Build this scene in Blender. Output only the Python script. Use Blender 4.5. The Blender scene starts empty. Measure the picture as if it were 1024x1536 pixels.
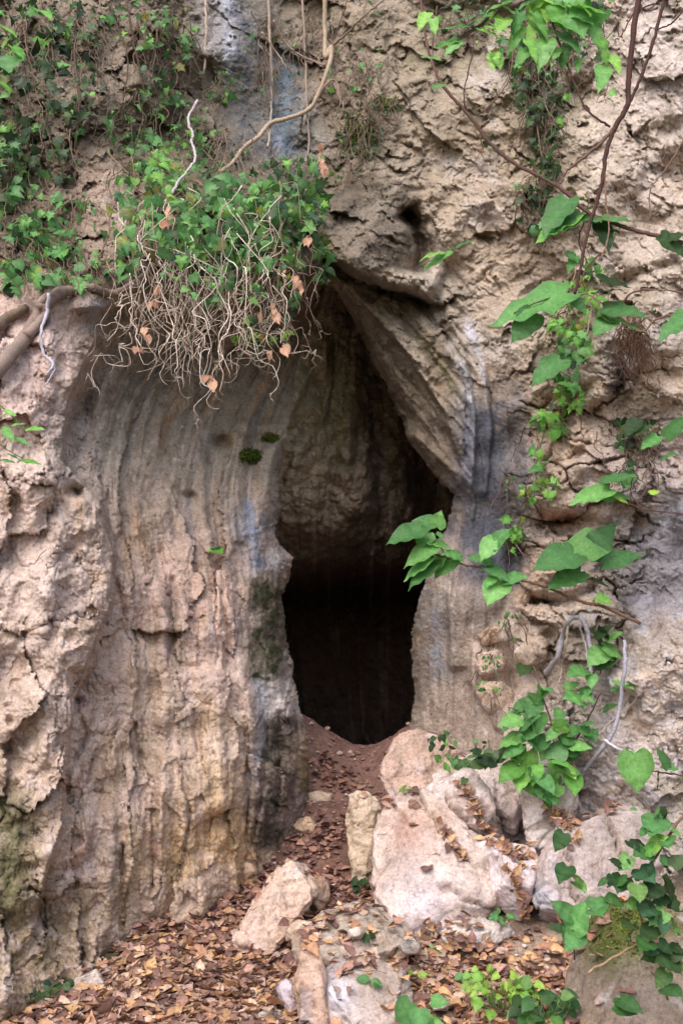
SUNAZ=205; EXPO=0.85
import bpy, bmesh, math, random
import numpy as np
from mathutils import Vector, Matrix, noise as mnoise
f32=np.float32
random.seed(7)
R=np.random.RandomState(11)
scene=bpy.context.scene
col=scene.collection

# ------------------------------------------------------------ camera geometry
FPX=1540.0; PITCH=math.radians(8); CZ=1.2
cp,sp=math.cos(PITCH),math.sin(PITCH)
def at(u,v,Y):
    """direction (u,v) of the photograph at horizontal distance Y metres -> world point"""
    a=(np.asarray(u,dtype=np.float64)-512)/FPX; b=(768-np.asarray(v,dtype=np.float64))/FPX
    dy=cp-b*sp; dz=sp+b*cp
    return np.stack(np.broadcast_arrays(a/dy*Y, Y+0*a, CZ+dz/dy*Y),-1)
def P(u,v,Y): return tuple(float(c) for c in at(u,v,Y))

# ------------------------------------------------------------ noise (numpy)
_perm=np.random.RandomState(3).permutation(256).astype(np.int32); _perm=np.concatenate([_perm,_perm,_perm])
_g=np.random.RandomState(5).normal(size=(256,3)); _g=(_g/np.linalg.norm(_g,axis=1,keepdims=True)).astype(f32)
def perlin(p,seed=0):
    shp=p.shape[:-1]; p=p.reshape(-1,3); out=np.empty(len(p),f32); CH=400000
    for s in range(0,len(p),CH):
        q=p[s:s+CH].astype(np.float64)+seed*17.31
        i=np.floor(q).astype(np.int64); f=(q-i).astype(f32); i=(i&255).astype(np.int32)
        w=f*f*f*(f*(f*6-15)+10); r=0
        for dx in (0,1):
            wx=w[:,0] if dx else 1-w[:,0]
            for dy in (0,1):
                wy=w[:,1] if dy else 1-w[:,1]
                for dz in (0,1):
                    wz=w[:,2] if dz else 1-w[:,2]
                    h=_perm[(_perm[(_perm[(i[:,0]+dx)&255]+i[:,1]+dy)&255]+i[:,2]+dz)&255]
                    g=_g[h]
                    r=r+wx*wy*wz*(g[:,0]*(f[:,0]-dx)+g[:,1]*(f[:,1]-dy)+g[:,2]*(f[:,2]-dz))
        out[s:s+CH]=r*1.6
    return out.reshape(shp)
def fbm(p,freq,octv=4,gain=.5,seed=0,ridged=False):
    r=0;a=1;t=0
    for o in range(octv):
        n=perlin(p*freq,seed+o)
        if ridged: n=1-2*np.abs(n)
        r=r+a*n; t+=a; a*=gain; freq*=2.03
    return r/t
def _hash(ix,iy,iz,k):
    h=(ix*73856093)^(iy*19349663)^(iz*83492791)^(k*2654435761)
    h=(h^(h>>13))*1274126177; h=h&0x7fffffff; h=(h^(h>>15))
    return ((h&0xffffff)/float(0xffffff)).astype(f32)
def voro(p,seed=0,jit=.85):
    """2-D cells (last axis 2): F1,F2, random value, facet (tilted plane of own cell)"""
    shp=p.shape[:-1]; p=p.reshape(-1,2); n=len(p)
    F1=np.full(n,9,f32);F2=np.full(n,9,f32);rv=np.zeros(n,f32);fc=np.zeros(n,f32)
    i=np.floor(p).astype(np.int64); f=(p-i).astype(f32)
    for dx in (-1,0,1):
        for dy in (-1,0,1):
            ix=i[:,0]+dx; iy=i[:,1]+dy
            cx=dx+.5+jit*(_hash(ix,iy,0*ix,seed+1)-.5)-f[:,0]; cy=dy+.5+jit*(_hash(ix,iy,0*ix,seed+2)-.5)-f[:,1]
            d=np.sqrt(cx*cx+cy*cy); h3=_hash(ix,iy,0*ix,seed+3)
            ang=_hash(ix,iy,0*ix,seed+4)*6.2832
            near=d<F1
            F2=np.where(near,F1,np.minimum(F2,d)); F1=np.where(near,d,F1)
            rv=np.where(near,h3,rv); fc=np.where(near,cx*np.cos(ang)+cy*np.sin(ang),fc)
    return F1.reshape(shp),F2.reshape(shp),rv.reshape(shp),fc.reshape(shp)
def voro3(p,seed=0):
    n=len(p);F1=np.full(n,9,f32);F2=np.full(n,9,f32);rv=np.zeros(n,f32);fc=np.zeros(n,f32)
    i=np.floor(p).astype(np.int64); f=(p-i).astype(f32)
    for dx in (-1,0,1):
        for dy in (-1,0,1):
            for dz in (-1,0,1):
                ix,iy,iz=i[:,0]+dx,i[:,1]+dy,i[:,2]+dz
                cx=dx+.5+.8*(_hash(ix,iy,iz,seed+1)-.5)-f[:,0]; cy=dy+.5+.8*(_hash(ix,iy,iz,seed+2)-.5)-f[:,1]
                cz=dz+.5+.8*(_hash(ix,iy,iz,seed+5)-.5)-f[:,2]
                d=np.sqrt(cx*cx+cy*cy+cz*cz); near=d<F1
                a=_hash(ix,iy,iz,seed+4)*6.2832; b=_hash(ix,iy,iz,seed+6)*2-1; c=np.sqrt(1-b*b)
                F2=np.where(near,F1,np.minimum(F2,d)); F1=np.where(near,d,F1)
                rv=np.where(near,_hash(ix,iy,iz,seed+3),rv)
                fc=np.where(near,cx*c*np.cos(a)+cy*c*np.sin(a)+cz*b,fc)
    return F1,F2,rv,fc
def sm(a,b,x):
    t=np.clip((x-a)/(b-a),0,1); return t*t*(3-2*t)
def blur(A,n):
    k=n
    for ax in (0,1):
        for _ in range(2):
            pad=[(0,0),(0,0)]; pad[ax]=(k+1,k)
            c=np.cumsum(np.pad(A,pad,mode='edge').astype(np.float64),axis=ax)
            if ax==0: A=(c[2*k+1:]-c[:-2*k-1])/(2*k+1)
            else: A=(c[:,2*k+1:]-c[:,:-2*k-1])/(2*k+1)
    return A
def lin(c):
    c=np.asarray(c,dtype=np.float64)/255.
    return np.where(c<=.04045,c/12.92,((c+.055)/1.055)**2.4)

# ------------------------------------------------------------ object helpers
def tag(o,label=None,cat=None,group=None,kind=None):
    if label: o['label']=label
    if cat: o['category']=cat
    if group: o['group']=group
    if kind: o['kind']=kind
    return o
def mesh_obj(name,V,Fc,mat,parent=None,colr=None,smooth=True,origin=None):
    V=np.asarray(V,dtype=np.float64).reshape(-1,3)
    o0=np.zeros(3) if origin is None else np.asarray(origin,dtype=float)
    me=bpy.data.meshes.new(name)
    me.vertices.add(len(V)); me.vertices.foreach_set('co',(V-o0).astype(f32).ravel())
    if isinstance(Fc,np.ndarray):
        k=Fc.shape[1]; me.loops.add(Fc.size); me.loops.foreach_set('vertex_index',Fc.astype(np.int32).ravel())
        me.polygons.add(len(Fc)); me.polygons.foreach_set('loop_start',(np.arange(len(Fc))*k).astype(np.int32))
    else:
        ls=np.array([len(q) for q in Fc]); fl=np.fromiter((i for q in Fc for i in q),dtype=np.int32)
        me.loops.add(len(fl)); me.loops.foreach_set('vertex_index',fl)
        me.polygons.add(len(Fc)); me.polygons.foreach_set('loop_start',np.concatenate([[0],np.cumsum(ls)[:-1]]).astype(np.int32))
    me.update(calc_edges=True)
    me.polygons.foreach_set('use_smooth',np.full(len(me.polygons),smooth,dtype=bool))
    if colr is not None:
        at_=me.color_attributes.new('tint','FLOAT_COLOR','POINT')
        c=np.ones((len(V),4),f32); c[:,:3]=colr; at_.data.foreach_set('color',c.ravel())
    me.materials.append(mat)
    o=bpy.data.objects.new(name,me); col.objects.link(o)
    if parent is not None: o.parent=parent; o.location=tuple(o0-np.asarray(parent.location))
    else: o.location=tuple(o0)
    return o
def empty(name,loc):
    e=bpy.data.objects.new(name,None); col.objects.link(e); e.location=tuple(float(c) for c in loc); e.empty_display_size=.1
    return e

# ------------------------------------------------------------ materials
def mat_new(n):
    m=bpy.data.materials.new(n); m.use_nodes=True; nt=m.node_tree
    b=nt.nodes['Principled BSDF']; return m,nt,b
def N(nt,t,**k):
    n=nt.nodes.new(t)
    for a,v in k.items(): setattr(n,a,v)
    return n
def noise_node(nt,co,scale,detail=6,rough=.6):
    n=N(nt,'ShaderNodeTexNoise'); n.inputs['Scale'].default_value=scale; n.inputs['Detail'].default_value=detail
    n.inputs['Roughness'].default_value=rough; nt.links.new(co,n.inputs['Vector']); return n
def ramp(nt,fac,stops):
    r=N(nt,'ShaderNodeValToRGB'); nt.links.new(fac,r.inputs['Fac'])
    while len(r.color_ramp.elements)<len(stops): r.color_ramp.elements.new(.5)
    for e,(p,c) in zip(r.color_ramp.elements,stops):
        e.position=p; e.color=(c,c,c,1) if not hasattr(c,'__len__') else (*c,1)
    return r
def mul(nt,a,b,fac=1.0,mode='MULTIPLY'):
    m=N(nt,'ShaderNodeMix',data_type='RGBA',blend_type=mode); m.inputs['Factor'].default_value=fac
    nt.links.new(a,m.inputs[6]); nt.links.new(b,m.inputs[7]); return m.outputs[2]
def rock_mat(name,bump=.5,spk=1.0):
    m,nt,b=mat_new(name)
    co=N(nt,'ShaderNodeNewGeometry').outputs['Position']
    at_=N(nt,'ShaderNodeAttribute',attribute_name='tint').outputs['Color']
    n1=noise_node(nt,co,9,8,.65); n2=noise_node(nt,co,70,6,.7); n3=noise_node(nt,co,28,5,.6)
    c=mul(nt,at_,ramp(nt,n1.outputs[0],[(.3,(.70,.68,.66)),(.5,(1,1,1)),(.72,(1.22,1.2,1.2))]).outputs[0])
    c=mul(nt,c,ramp(nt,n2.outputs[0],[(.34,(.62,.58,.54)),(.5,(1,1,1)),(.7,(1.22,1.22,1.24))]).outputs[0],.8*spk)
    c=mul(nt,c,ramp(nt,n3.outputs[0],[(.32,(.6,.55,.5)),(.43,(1,1,1)),(.62,(1,1,1)),(.75,(1.2,1.2,1.22))]).outputs[0],.75*spk)
    nt.links.new(c,b.inputs['Base Color']); b.inputs['Roughness'].default_value=.93
    b.inputs['Specular IOR Level'].default_value=.2
    nb=noise_node(nt,co,55,8,.72)
    mu=N(nt,'ShaderNodeTexMusgrave') if hasattr(bpy.types,'ShaderNodeTexMusgrave') else None
    vv=N(nt,'ShaderNodeTexVoronoi',feature='F1'); vv.inputs['Scale'].default_value=45; nt.links.new(co,vv.inputs['Vector'])
    ad=N(nt,'ShaderNodeMath',operation='MULTIPLY_ADD'); nt.links.new(vv.outputs['Distance'],ad.inputs[0]); ad.inputs[1].default_value=.35
    nt.links.new(nb.outputs[0],ad.inputs[2])
    bp=N(nt,'ShaderNodeBump'); bp.inputs['Strength'].default_value=bump; bp.inputs['Distance'].default_value=.018
    nt.links.new(ad.outputs[0],bp.inputs['Height']); nt.links.new(bp.outputs[0],b.inputs['Normal'])
    return m
def tint_mat(name,rough=.6,trans=0.0,bump=0,scale=80,var=.3):
    m,nt,b=mat_new(name)
    co=N(nt,'ShaderNodeNewGeometry').outputs['Position']
    at_=N(nt,'ShaderNodeAttribute',attribute_name='tint').outputs['Color']
    n=noise_node(nt,co,scale,4,.6)
    c=mul(nt,at_,ramp(nt,n.outputs[0],[(.3,1-var),(.5,1.0),(.7,1+var)]).outputs[0])
    nt.links.new(c,b.inputs['Base Color']); b.inputs['Roughness'].default_value=rough
    b.inputs['Specular IOR Level'].default_value=.3
    if bump:
        bp=N(nt,'ShaderNodeBump'); bp.inputs['Strength'].default_value=bump; bp.inputs['Distance'].default_value=.004
        nt.links.new(n.outputs[0],bp.inputs['Height']); nt.links.new(bp.outputs[0],b.inputs['Normal'])
    if trans:
        tr=N(nt,'ShaderNodeBsdfTranslucent'); nt.links.new(c,tr.inputs['Color'])
        mx=N(nt,'ShaderNodeMixShader'); mx.inputs[0].default_value=trans
        nt.links.new(b.outputs[0],mx.inputs[1]); nt.links.new(tr.outputs[0],mx.inputs[2])
        nt.links.new(mx.outputs[0],nt.nodes['Material Output'].inputs['Surface'])
    return m
M_ROCK=rock_mat('limestone',.75)
M_CAVE=rock_mat('cave_limestone',.5)
M_GROUND=rock_mat('earth',.7)
M_LEAF=tint_mat('green_leaf',.4,.4,bump=.25,var=.22,scale=55)
def blemish(m):
    nt=m.node_tree; b=nt.nodes['Principled BSDF']; src=b.inputs['Base Color'].links[0].from_socket
    co=N(nt,'ShaderNodeNewGeometry').outputs['Position']; n=noise_node(nt,co,95,3,.6)
    r=ramp(nt,n.outputs[0],[(.64,0.0),(.70,1.0)]); m_=N(nt,'ShaderNodeMix',data_type='RGBA'); nt.links.new(r.outputs[0],m_.inputs['Factor']); nt.links.new(src,m_.inputs[6])
    m_.inputs[7].default_value=(.16,.10,.04,1); nt.links.new(m_.outputs[2],b.inputs['Base Color'])
blemish(M_LEAF)
M_DEAD=tint_mat('dead_leaf',.75,.15,bump=.3,var=.3,scale=60)
M_BARK=tint_mat('bark',.85,0,bump=.6,scale=120,var=.35)
M_MOSS=tint_mat('moss',.9,.15,var=.35,scale=60)
# ------------------------------------------------------------ the cliff
def axis(a0,a1,b0,b1,step):
    inner=np.arange(a0,a1,step)
    lo=[];x=a0;s=step
    while x>b0: s*=1.06; x-=s; lo.append(x)
    hi=[];x=inner[-1];s=step
    while x<b1: s*=1.06; x+=s; hi.append(x)
    return np.concatenate([lo[::-1],inner,hi])
STEP=1.5
ua=axis(-30,1054,-900,1900,STEP); va=axis(-30,1560,-700,1700,STEP)
U,Vv=np.meshgrid(ua,va); U=U.astype(f32); Vv=Vv.astype(f32)
def table(rows,U,V,extra=None):
    """rows: {v:[(u,val),...]} -> smooth map"""
    vs=sorted(rows); T=[]
    uu=ua
    for v in vs:
        r=rows[v]; T.append(np.interp(uu,[p[0] for p in r],[p[1] for p in r]))
    T=np.array(T); vcol=V[:,0]
    idx=np.clip(np.searchsorted(vs,vcol)-1,0,len(vs)-2); v0=np.array(vs)[idx]; v1=np.array(vs)[idx+1]
    t=np.clip((vcol-v0)/(v1-v0),0,1)[:,None]
    return T[idx]*(1-t)+T[idx+1]*t
A_rows={
-700:[(-900,6.2),(0,7.0),(600,7.4),(1300,6.6),(1900,5.6)],
-120:[(-900,5.6),(0,6.6),(300,6.95),(480,7.1),(700,7.0),(1000,6.45),(1300,5.9),(1900,5.0)],
100:[(-900,5.4),(0,6.35),(150,6.5),(300,6.9),(450,7.02),(600,6.9),(800,6.55),(1000,6.2),(1300,5.6),(1900,4.7)],
230:[(-900,5.2),(0,6.1),(150,6.2),(300,6.75),(430,6.9),(560,6.75),(700,6.65),(850,6.35),(1000,6.05),(1300,5.5),(1900,4.6)],
300:[(-900,5.1),(0,5.95),(150,6.05),(270,6.0),(400,6.15),(470,6.75),(560,6.85),(650,6.8),(800,6.4),(1000,6.0),(1300,5.4),(1900,4.5)],
400:[(-900,4.9),(0,5.75),(120,5.8),(250,5.85),(350,5.95),(440,6.35),(510,6.85),(600,6.95),(700,6.7),(850,6.25),(1000,5.9),(1300,5.3),(1900,4.4)],
440:[(-900,4.8),(0,5.65),(120,5.75),(250,6.15),(350,6.35),(440,6.8),(500,7.0),(600,7.0),(700,6.7),(850,6.25),(1000,5.9),(1300,5.3),(1900,4.4)],
500:[(-900,4.7),(0,5.5),(60,5.6),(120,5.8),(190,6.35),(300,6.95),(400,7.25),(480,7.55),(540,7.25),(610,7.0),(690,6.7),(780,6.4),(1000,5.85),(1300,5.2),(1900,4.3)],
600:[(-900,4.6),(0,5.42),(60,5.5),(110,5.8),(180,6.35),(300,6.9),(400,7.15),(480,7.4),(580,7.15),(640,6.95),(700,6.6),(780,6.35),(1000,5.75),(1300,5.15),(1900,4.2)],
700:[(-900,4.6),(0,5.32),(80,5.5),(130,5.85),(200,6.3),(300,6.65),(400,6.9),(440,7.0),(640,7.0),(690,6.7),(740,6.5),(800,6.2),(1000,5.7),(1300,5.1),(1900,4.2)],
800:[(-900,4.5),(0,5.22),(100,5.4),(160,5.75),(230,6.15),(320,6.4),(400,6.65),(430,6.75),(650,6.9),(700,6.6),(750,6.5),(800,6.25),(900,6.05),(1000,5.75),(1300,5.1),(1900,4.2)],
900:[(-900,4.4),(0,5.12),(100,5.3),(165,5.6),(220,5.95),(300,6.15),(390,6.4),(430,6.65),(620,6.95),(660,6.65),(760,6.4),(850,6.15),(930,6.0),(1024,5.6),(1300,5.0),(1900,4.1)],
1050:[(-900,4.3),(0,5.0),(90,5.15),(130,5.45),(220,5.7),(300,5.9),(390,6.1),(450,6.45),(615,6.95),(660,6.7),(760,6.35),(880,6.0),(950,5.7),(1024,5.45),(1300,4.9),(1900,4.0)],
1200:[(-900,4.1),(0,4.9),(90,5.05),(130,5.3),(220,5.55),(300,5.75),(370,6.0),(460,6.6),(620,7.0),(700,6.7),(780,6.3),(880,5.85),(1024,5.35),(1300,4.8),(1900,3.9)],
1350:[(-900,4.0),(0,4.8),(80,5.0),(130,5.2),(220,5.4),(300,5.65),(370,6.1),(460,6.8),(620,6.9),(700,6.6),(780,6.2),(880,5.8),(1024,5.25),(1300,4.7),(1900,3.8)],
1500:[(-900,3.9),(0,4.65),(80,4.85),(200,5.3),(300,5.7),(460,6.6),(620,6.6),(780,6.0),(880,5.6),(1024,5.1),(1300,4.6),(1900,3.7)],
1700:[(-900,3.7),(0,4.5),(200,5.2),(460,6.4),(620,6.4),(1024,5.0),(1300,4.5),(1900,3.6)]}
YA=blur(table(A_rows,U,Vv),11)
# streamlines of the drapery: rows v -> list of (u, s)
S_rows={
-700:[(-900,-900),(1900,1900)],
380:[(-900,-900),(0,-60),(250,60),(360,170),(430,260),(470,330),(490,400),(510,460),(560,620),(700,700),(1900,1900)],
440:[(-900,-900),(0,-30),(160,30),(270,110),(340,190),(400,260),(450,330),(480,400),(500,455),(540,560),(640,680),(1900,1900)],
520:[(-900,-900),(0,-15),(120,50),(210,140),(300,240),(385,330),(440,400),(480,460),(560,580),(640,650),(700,700),(1900,1900)],
620:[(-900,-900),(0,0),(100,60),(165,150),(235,240),(325,330),(392,400),(450,460),(600,590),(660,650),(705,700),(1900,1900)],
740:[(-900,-900),(0,0),(100,80),(150,150),(215,240),(300,330),(370,400),(425,460),(560,560),(690,670),(1900,1900)],
900:[(-900,-900),(0,0),(100,100),(185,160),(245,245),(322,330),(388,400),(430,460),(620,620),(1900,1900)],
1200:[(-900,-900),(0,0),(165,150),(250,245),(330,330),(388,400),(455,460),(620,620),(1900,1900)],
1700:[(-900,-900),(1900,1900)]}
S=blur(table(S_rows,U,Vv),14).astype(f32)

def pdist(poly,pad,closed=False):
    """distance to a polyline (photo px) on a window of the grid; signed side (+ right of travel)"""
    poly=np.array(poly,float)
    i0,i1=np.searchsorted(va,[poly[:,1].min()-pad,poly[:,1].max()+pad]); j0,j1=np.searchsorted(ua,[poly[:,0].min()-pad,poly[:,0].max()+pad])
    u=U[i0:i1,j0:j1]; v=Vv[i0:i1,j0:j1]; best=np.full(u.shape,1e9,f32); side=np.zeros(u.shape,f32); tt=np.zeros(u.shape,f32)
    L=0; pts=list(poly)+([poly[0]] if closed else [])
    for a,b in zip(pts[:-1],pts[1:]):
        d=b-a; l2=(d**2).sum(); t=np.clip(((u-a[0])*d[0]+(v-a[1])*d[1])/l2,0,1)
        ex=u-a[0]-t*d[0]; ey=v-a[1]-t*d[1]; dd=np.hypot(ex,ey); m=dd<best
        best=np.where(m,dd,best); side=np.where(m,np.sign(d[0]*ey-d[1]*ex),side); tt=np.where(m,L+t*math.sqrt(l2),tt); L+=math.sqrt(l2)
    return (slice(i0,i1),slice(j0,j1)),best,side,tt/L
def inside(poly):
    poly=np.array(poly,float); c=np.zeros(U.shape,bool); n=len(poly)
    for k in range(n):
        x0,y0=poly[k];x1,y1=poly[(k+1)%n]
        if y0==y1: continue
        m=((y0>Vv)!=(y1>Vv)); c^= m&(U<(x1-x0)*(Vv-y0)/(y1-y0)+x0)
    return c
UV3=np.stack([U/100,Vv/100,0*U],-1)
wu=fbm(UV3,2.2,4,.55,21)*14; wv=fbm(UV3,2.2,4,.55,31)*14     # irregular edges

YB0=YA.copy()
def groove(poly,w,amp):              # amp>0 carves in
    sl,d,s,t=pdist(poly,w*4)
    dd=d+np.abs(wu[sl])*.35
    YA[sl]+=amp*np.exp(-(dd/w)**2)*sm(0,.08,t)*sm(1,.92,t)
def step(poly,w,amp,sharp=3,right=True):   # the given side stands nearer by amp, falling off over w px
    sl,d,s,t=pdist(poly,w*3.2)
    x=d*s*(1 if right else -1)
    prof=np.where(x>0,np.exp(-(x/w)**2),np.exp(-(x/sharp)**2))
    YA[sl]-=amp*prof*sm(0,.1,t)*sm(1,.9,t)
def bump(u,v,ru,rv,amp,rot=0,p=1.0):       # amp>0 bulges towards viewer
    i0,i1=np.searchsorted(va,[v-3*max(ru,rv),v+3*max(ru,rv)]); j0,j1=np.searchsorted(ua,[u-3*max(ru,rv),u+3*max(ru,rv)])
    a=U[i0:i1,j0:j1]+wu[i0:i1,j0:j1]*.6-u; b=Vv[i0:i1,j0:j1]+wv[i0:i1,j0:j1]*.6-v; c,s=math.cos(rot),math.sin(rot)
    q=((a*c+b*s)/ru)**2+((-a*s+b*c)/rv)**2
    YA[i0:i1,j0:j1]-=amp*np.exp(-q**p)

# overhanging bank under the ivy, edge of the rough left buttress
step([(100,462),(190,458),(260,470),(330,480),(400,470),(450,440),(490,425)],46,.16,4,right=False)
step([(190,455),(135,520),(100,600),(88,690),(150,760),(168,830),(165,900),(125,1000),(105,1060),(95,1140),(90,1240),(60,1330),(40,1440)],55,.17,5)
step([(100,740),(150,762),(168,830),(165,900),(130,990)],26,.08,3)
# dark horizontal roof crack above the brow, round niche to its right
step([(450,325),(480,372),(520,402),(570,428),(620,440),(660,455)],60,.28,5,right=False)
groove([(455,335),(482,380),(520,410),(570,432),(620,444),(650,465)],9,.18)
groove([(560,430),(630,445),(680,520)],10,.1)
groove([(604,312),(624,338),(632,378),(624,415)],16,.42)
bump(560,370,60,50,.10,0,1.3)
bump(560,330,85,95,.22,.3,1.5); bump(600,520,60,110,.10,-.6)
groove([(600,310),(618,330)],8,.1)
# diagonal brow ridges running from the apex to the right shoulder
step([(500,430),(560,470),(620,540),(668,620),(694,700),(694,736)],26,.13,4,right=False)
groove([(560,480),(610,560),(650,640),(680,700)],9,.05)
groove([(520,425),(600,470),(660,560),(700,640)],7,.06)
# drapery ridges of the right pillar
step([(640,440),(668,520),(700,560),(712,640),(704,760)],20,.09,4,right=True)
step([(690,500),(725,560),(735,640),(725,760)],20,.06,4,right=True)
groove([(672,500),(700,590),(700,700)],6,.05)
step([(672,880),(676,960),(680,1010)],22,.06,4,right=False)
groove([(765,620),(775,760),(770,870),(735,960),(712,1020)],14,.10)
step([(712,960),(705,1020),(745,1090),(800,1110)],30,.07,4,right=False)
# right: slanting slab edge
step([(1040,740),(985,800),(950,860),(925,930),(905,1000),(930,1060)],60,.13,6,right=False)
groove([(905,560),(860,600),(840,660),(870,690)],9,.08)
groove([(800,790),(860,775),(920,790)],7,.09); groove([(810,700),(850,690),(890,665)],7,.09)
groove([(790,900),(840,905),(900,880)],9,.12); groove([(820,940),(840,1000),(810,1030)],12,.12)
groove([(730,950),(760,985),(770,1040)],10,.10)
groove([(960,500),(930,560),(945,640)],16,.10)
groove([(1024,390),(960,410),(900,440)],10,.10)
# left wall cracks and holes
for g in ([(230,1180),(232,1250),(228,1340)],[(270,1140),(285,1220),(268,1330)],[(185,1260),(182,1400)],[(365,1080),(372,1180),(368,1280)],
          [(258,860),(262,960),(250,1000)],[(110,1040),(130,1100),(95,1200)],[(330,880),(345,960),(340,1010)],[(40,1330),(60,1345),(70,1400)],
          [(290,1060),(300,1130)],[(200,1080),(215,1160)],[(400,1080),(395,1180),(375,1280)],[(440,1000),(448,1120),(440,1230)],[(418,1060),(420,1160),(412,1230)]):
    groove(g,4.5,.06)
for (u,v,ru,rv,a) in [(335,663,13,9,-.16),(118,737,12,9,-.18),(165,588,5,9,-.08),(375,683,15,10,.05),(405,657,10,6,-.08),(392,640,30,10,.05),(408,730,16,55,.12),
      (290,1000,22,9,-.05),(115,1050,10,8,-.12),(18,1080,6,9,-.1),(16,1120,6,10,-.08),(285,745,10,5,-.09),(60,900,18,40,.07),(30,960,25,40,.06),(135,800,25,30,.06),
      (300,880,30,60,.05),(240,930,22,60,.04),(350,1010,25,22,.05),(230,1000,30,18,.04),(20,640,22,40,.05),(60,1060,30,40,.05),(345,1190,18,60,.06),(245,1160,15,60,.05),
      (795,980,26,17,.15),(742,955,24,20,.12),(735,1000,22,18,.12),(765,1070,22,18,.10),(880,700,26,16,.10),(850,760,45,14,.09),(840,830,30,30,.08),(905,1100,45,50,.10),
      (960,960,32,35,.06),(960,410,30,18,.06),(340,120,50,60,-.05),(425,120,40,110,-.06)]: bump(u,v,ru,rv,a)

# ---- structural noise (depth) -------------------------------------------------
SV=lambda fs,fv,sd: np.stack([S/fs+.0*U,(Vv+wv)/fv,0*U+sd],-1).astype(f32)
pat0=sm(-.3,.3,perlin(UV3*1.05,53))
def bil(fu,fv,sd,r=0.0):
    c,s_=math.cos(r),math.sin(r)
    q=np.stack([(U*c+Vv*s_+wu)/fu,(-U*s_+Vv*c+wv)/fv,0*U+sd],-1).astype(f32); return np.abs(perlin(q))
mL=sm(495,440,U)*sm(435,510,Vv)*sm(40,190,U+(.35*(Vv-800)*0))
mR=sm(580,640,U)*sm(800,740,U)*sm(450,540,Vv)*sm(1180,1060,Vv)
mD=sm(480,520,U)*sm(725,690,U)*sm(400,430,Vv)*sm(800,720,Vv)     # brow: folds run along the diagonal
def ridge(n,k=1.0): return 1-np.sqrt(n*n+.006)*2*k
f1=ridge(perlin(SV(62,330,1))); f2=ridge(perlin(SV(30,190,2))); f3=ridge(perlin(SV(13,120,3))); f4=perlin(SV(6,40,4))
amp_=.7+.9*perlin(UV3*.8,47)
lo_=sm(980,760,Vv)
YA-= mL*((bil(60,90,61,.5)-.3)*.05*pat0+fbm(UV3,6,4,.6,63)*.022)
YA-= mL*(f1*.085*amp_*(.55+.9*pat0)+f2*(.02+.035*lo_)+f3*(.005+.011*lo_)+f4*.004)
YA-= mR*(f1*.05+f2*.03+f3*.016+f4*.006)
dg=np.stack([(U*.80-Vv*.60)/26,(U*.60+Vv*.80)/150,0*U+5],-1).astype(f32)
YA-= mD*(ridge(perlin(dg))*.085+ridge(perlin(dg*2.2+3))*.035+fbm(UV3,7,4,.6,64)*.025+perlin(dg*np.array([5,4,1],f32))*.008)
low=perlin(UV3*.7,41)*.20+perlin(UV3*1.7,42)*.09
YA-= low*(1-.6*mL)*(1-.5*mR)
# rough buttress on the far left & bottom-left
mBut=sm(200,110,U)*sm(440,520,Vv)
pat=sm(-.25,.35,perlin(UV3*1.25,57)); pat2=sm(-.2,.4,perlin(UV3*1.9,58))
wbu,wbv=wu*1.6+fbm(UV3,7,2,.5,59)*7,wv*1.6+fbm(UV3,7,2,.5,60)*7
def bil(fu,fv,sd,r=0.0):
    c,s_=math.cos(r),math.sin(r)
    q=np.stack([(U*c+Vv*s_+wbu*.6)/fu,(-U*s_+Vv*c+wbv*.6)/fv,0*U+sd],-1).astype(f32); return np.abs(perlin(q))
c1=voro(np.stack([(U+wbu)/70,(Vv+wbv)/120],-1),3); c2=voro(np.stack([(U+wbu)/26,(Vv+wbv)/44],-1),8)
YA-= mBut*(c1[3]*.10+(c1[2]-.5)*.05+(bil(60,105,2,.3)-.3)*.12-(bil(30,44,4,.5)-.3)*.06+(bil(13,18,5)-.3)*.02*pat2-(bil(8,10,15)-.3)*.02+c2[3]*.03*pat-.03*pat2*np.exp(-((c1[1]-c1[0])/.05)**2))
# broken vertical joints and spalled faces over the lit lower wall
mLow=mL*sm(700,880,Vv)
j1=voro(np.stack([(S+wu*1.2+wbu*.3)/88,(Vv+wv)/300],-1),33,.8); j2=voro(np.stack([(S+wu*.8)/30,(Vv+wv*1.2)/120],-1),36)
YA-= mL*sm(560,760,Vv)*((j1[2]-.5)*.10+j1[3]*.11-.012*pat*np.exp(-((j1[1]-j1[0])/.035)**2))
j3=voro(np.stack([(S+wbu)/44,(Vv+wbv)/58],-1),39)
YA-= mLow*((j2[2]-.5)*.035*pat2+j2[3]*.03+j3[3]*.032*pat-(bil(60,150,6,.1)-.3)*.05+(bil(26,60,7)-.3)*.018*pat2-(bil(10,17,8)-.3)*.012)
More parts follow.
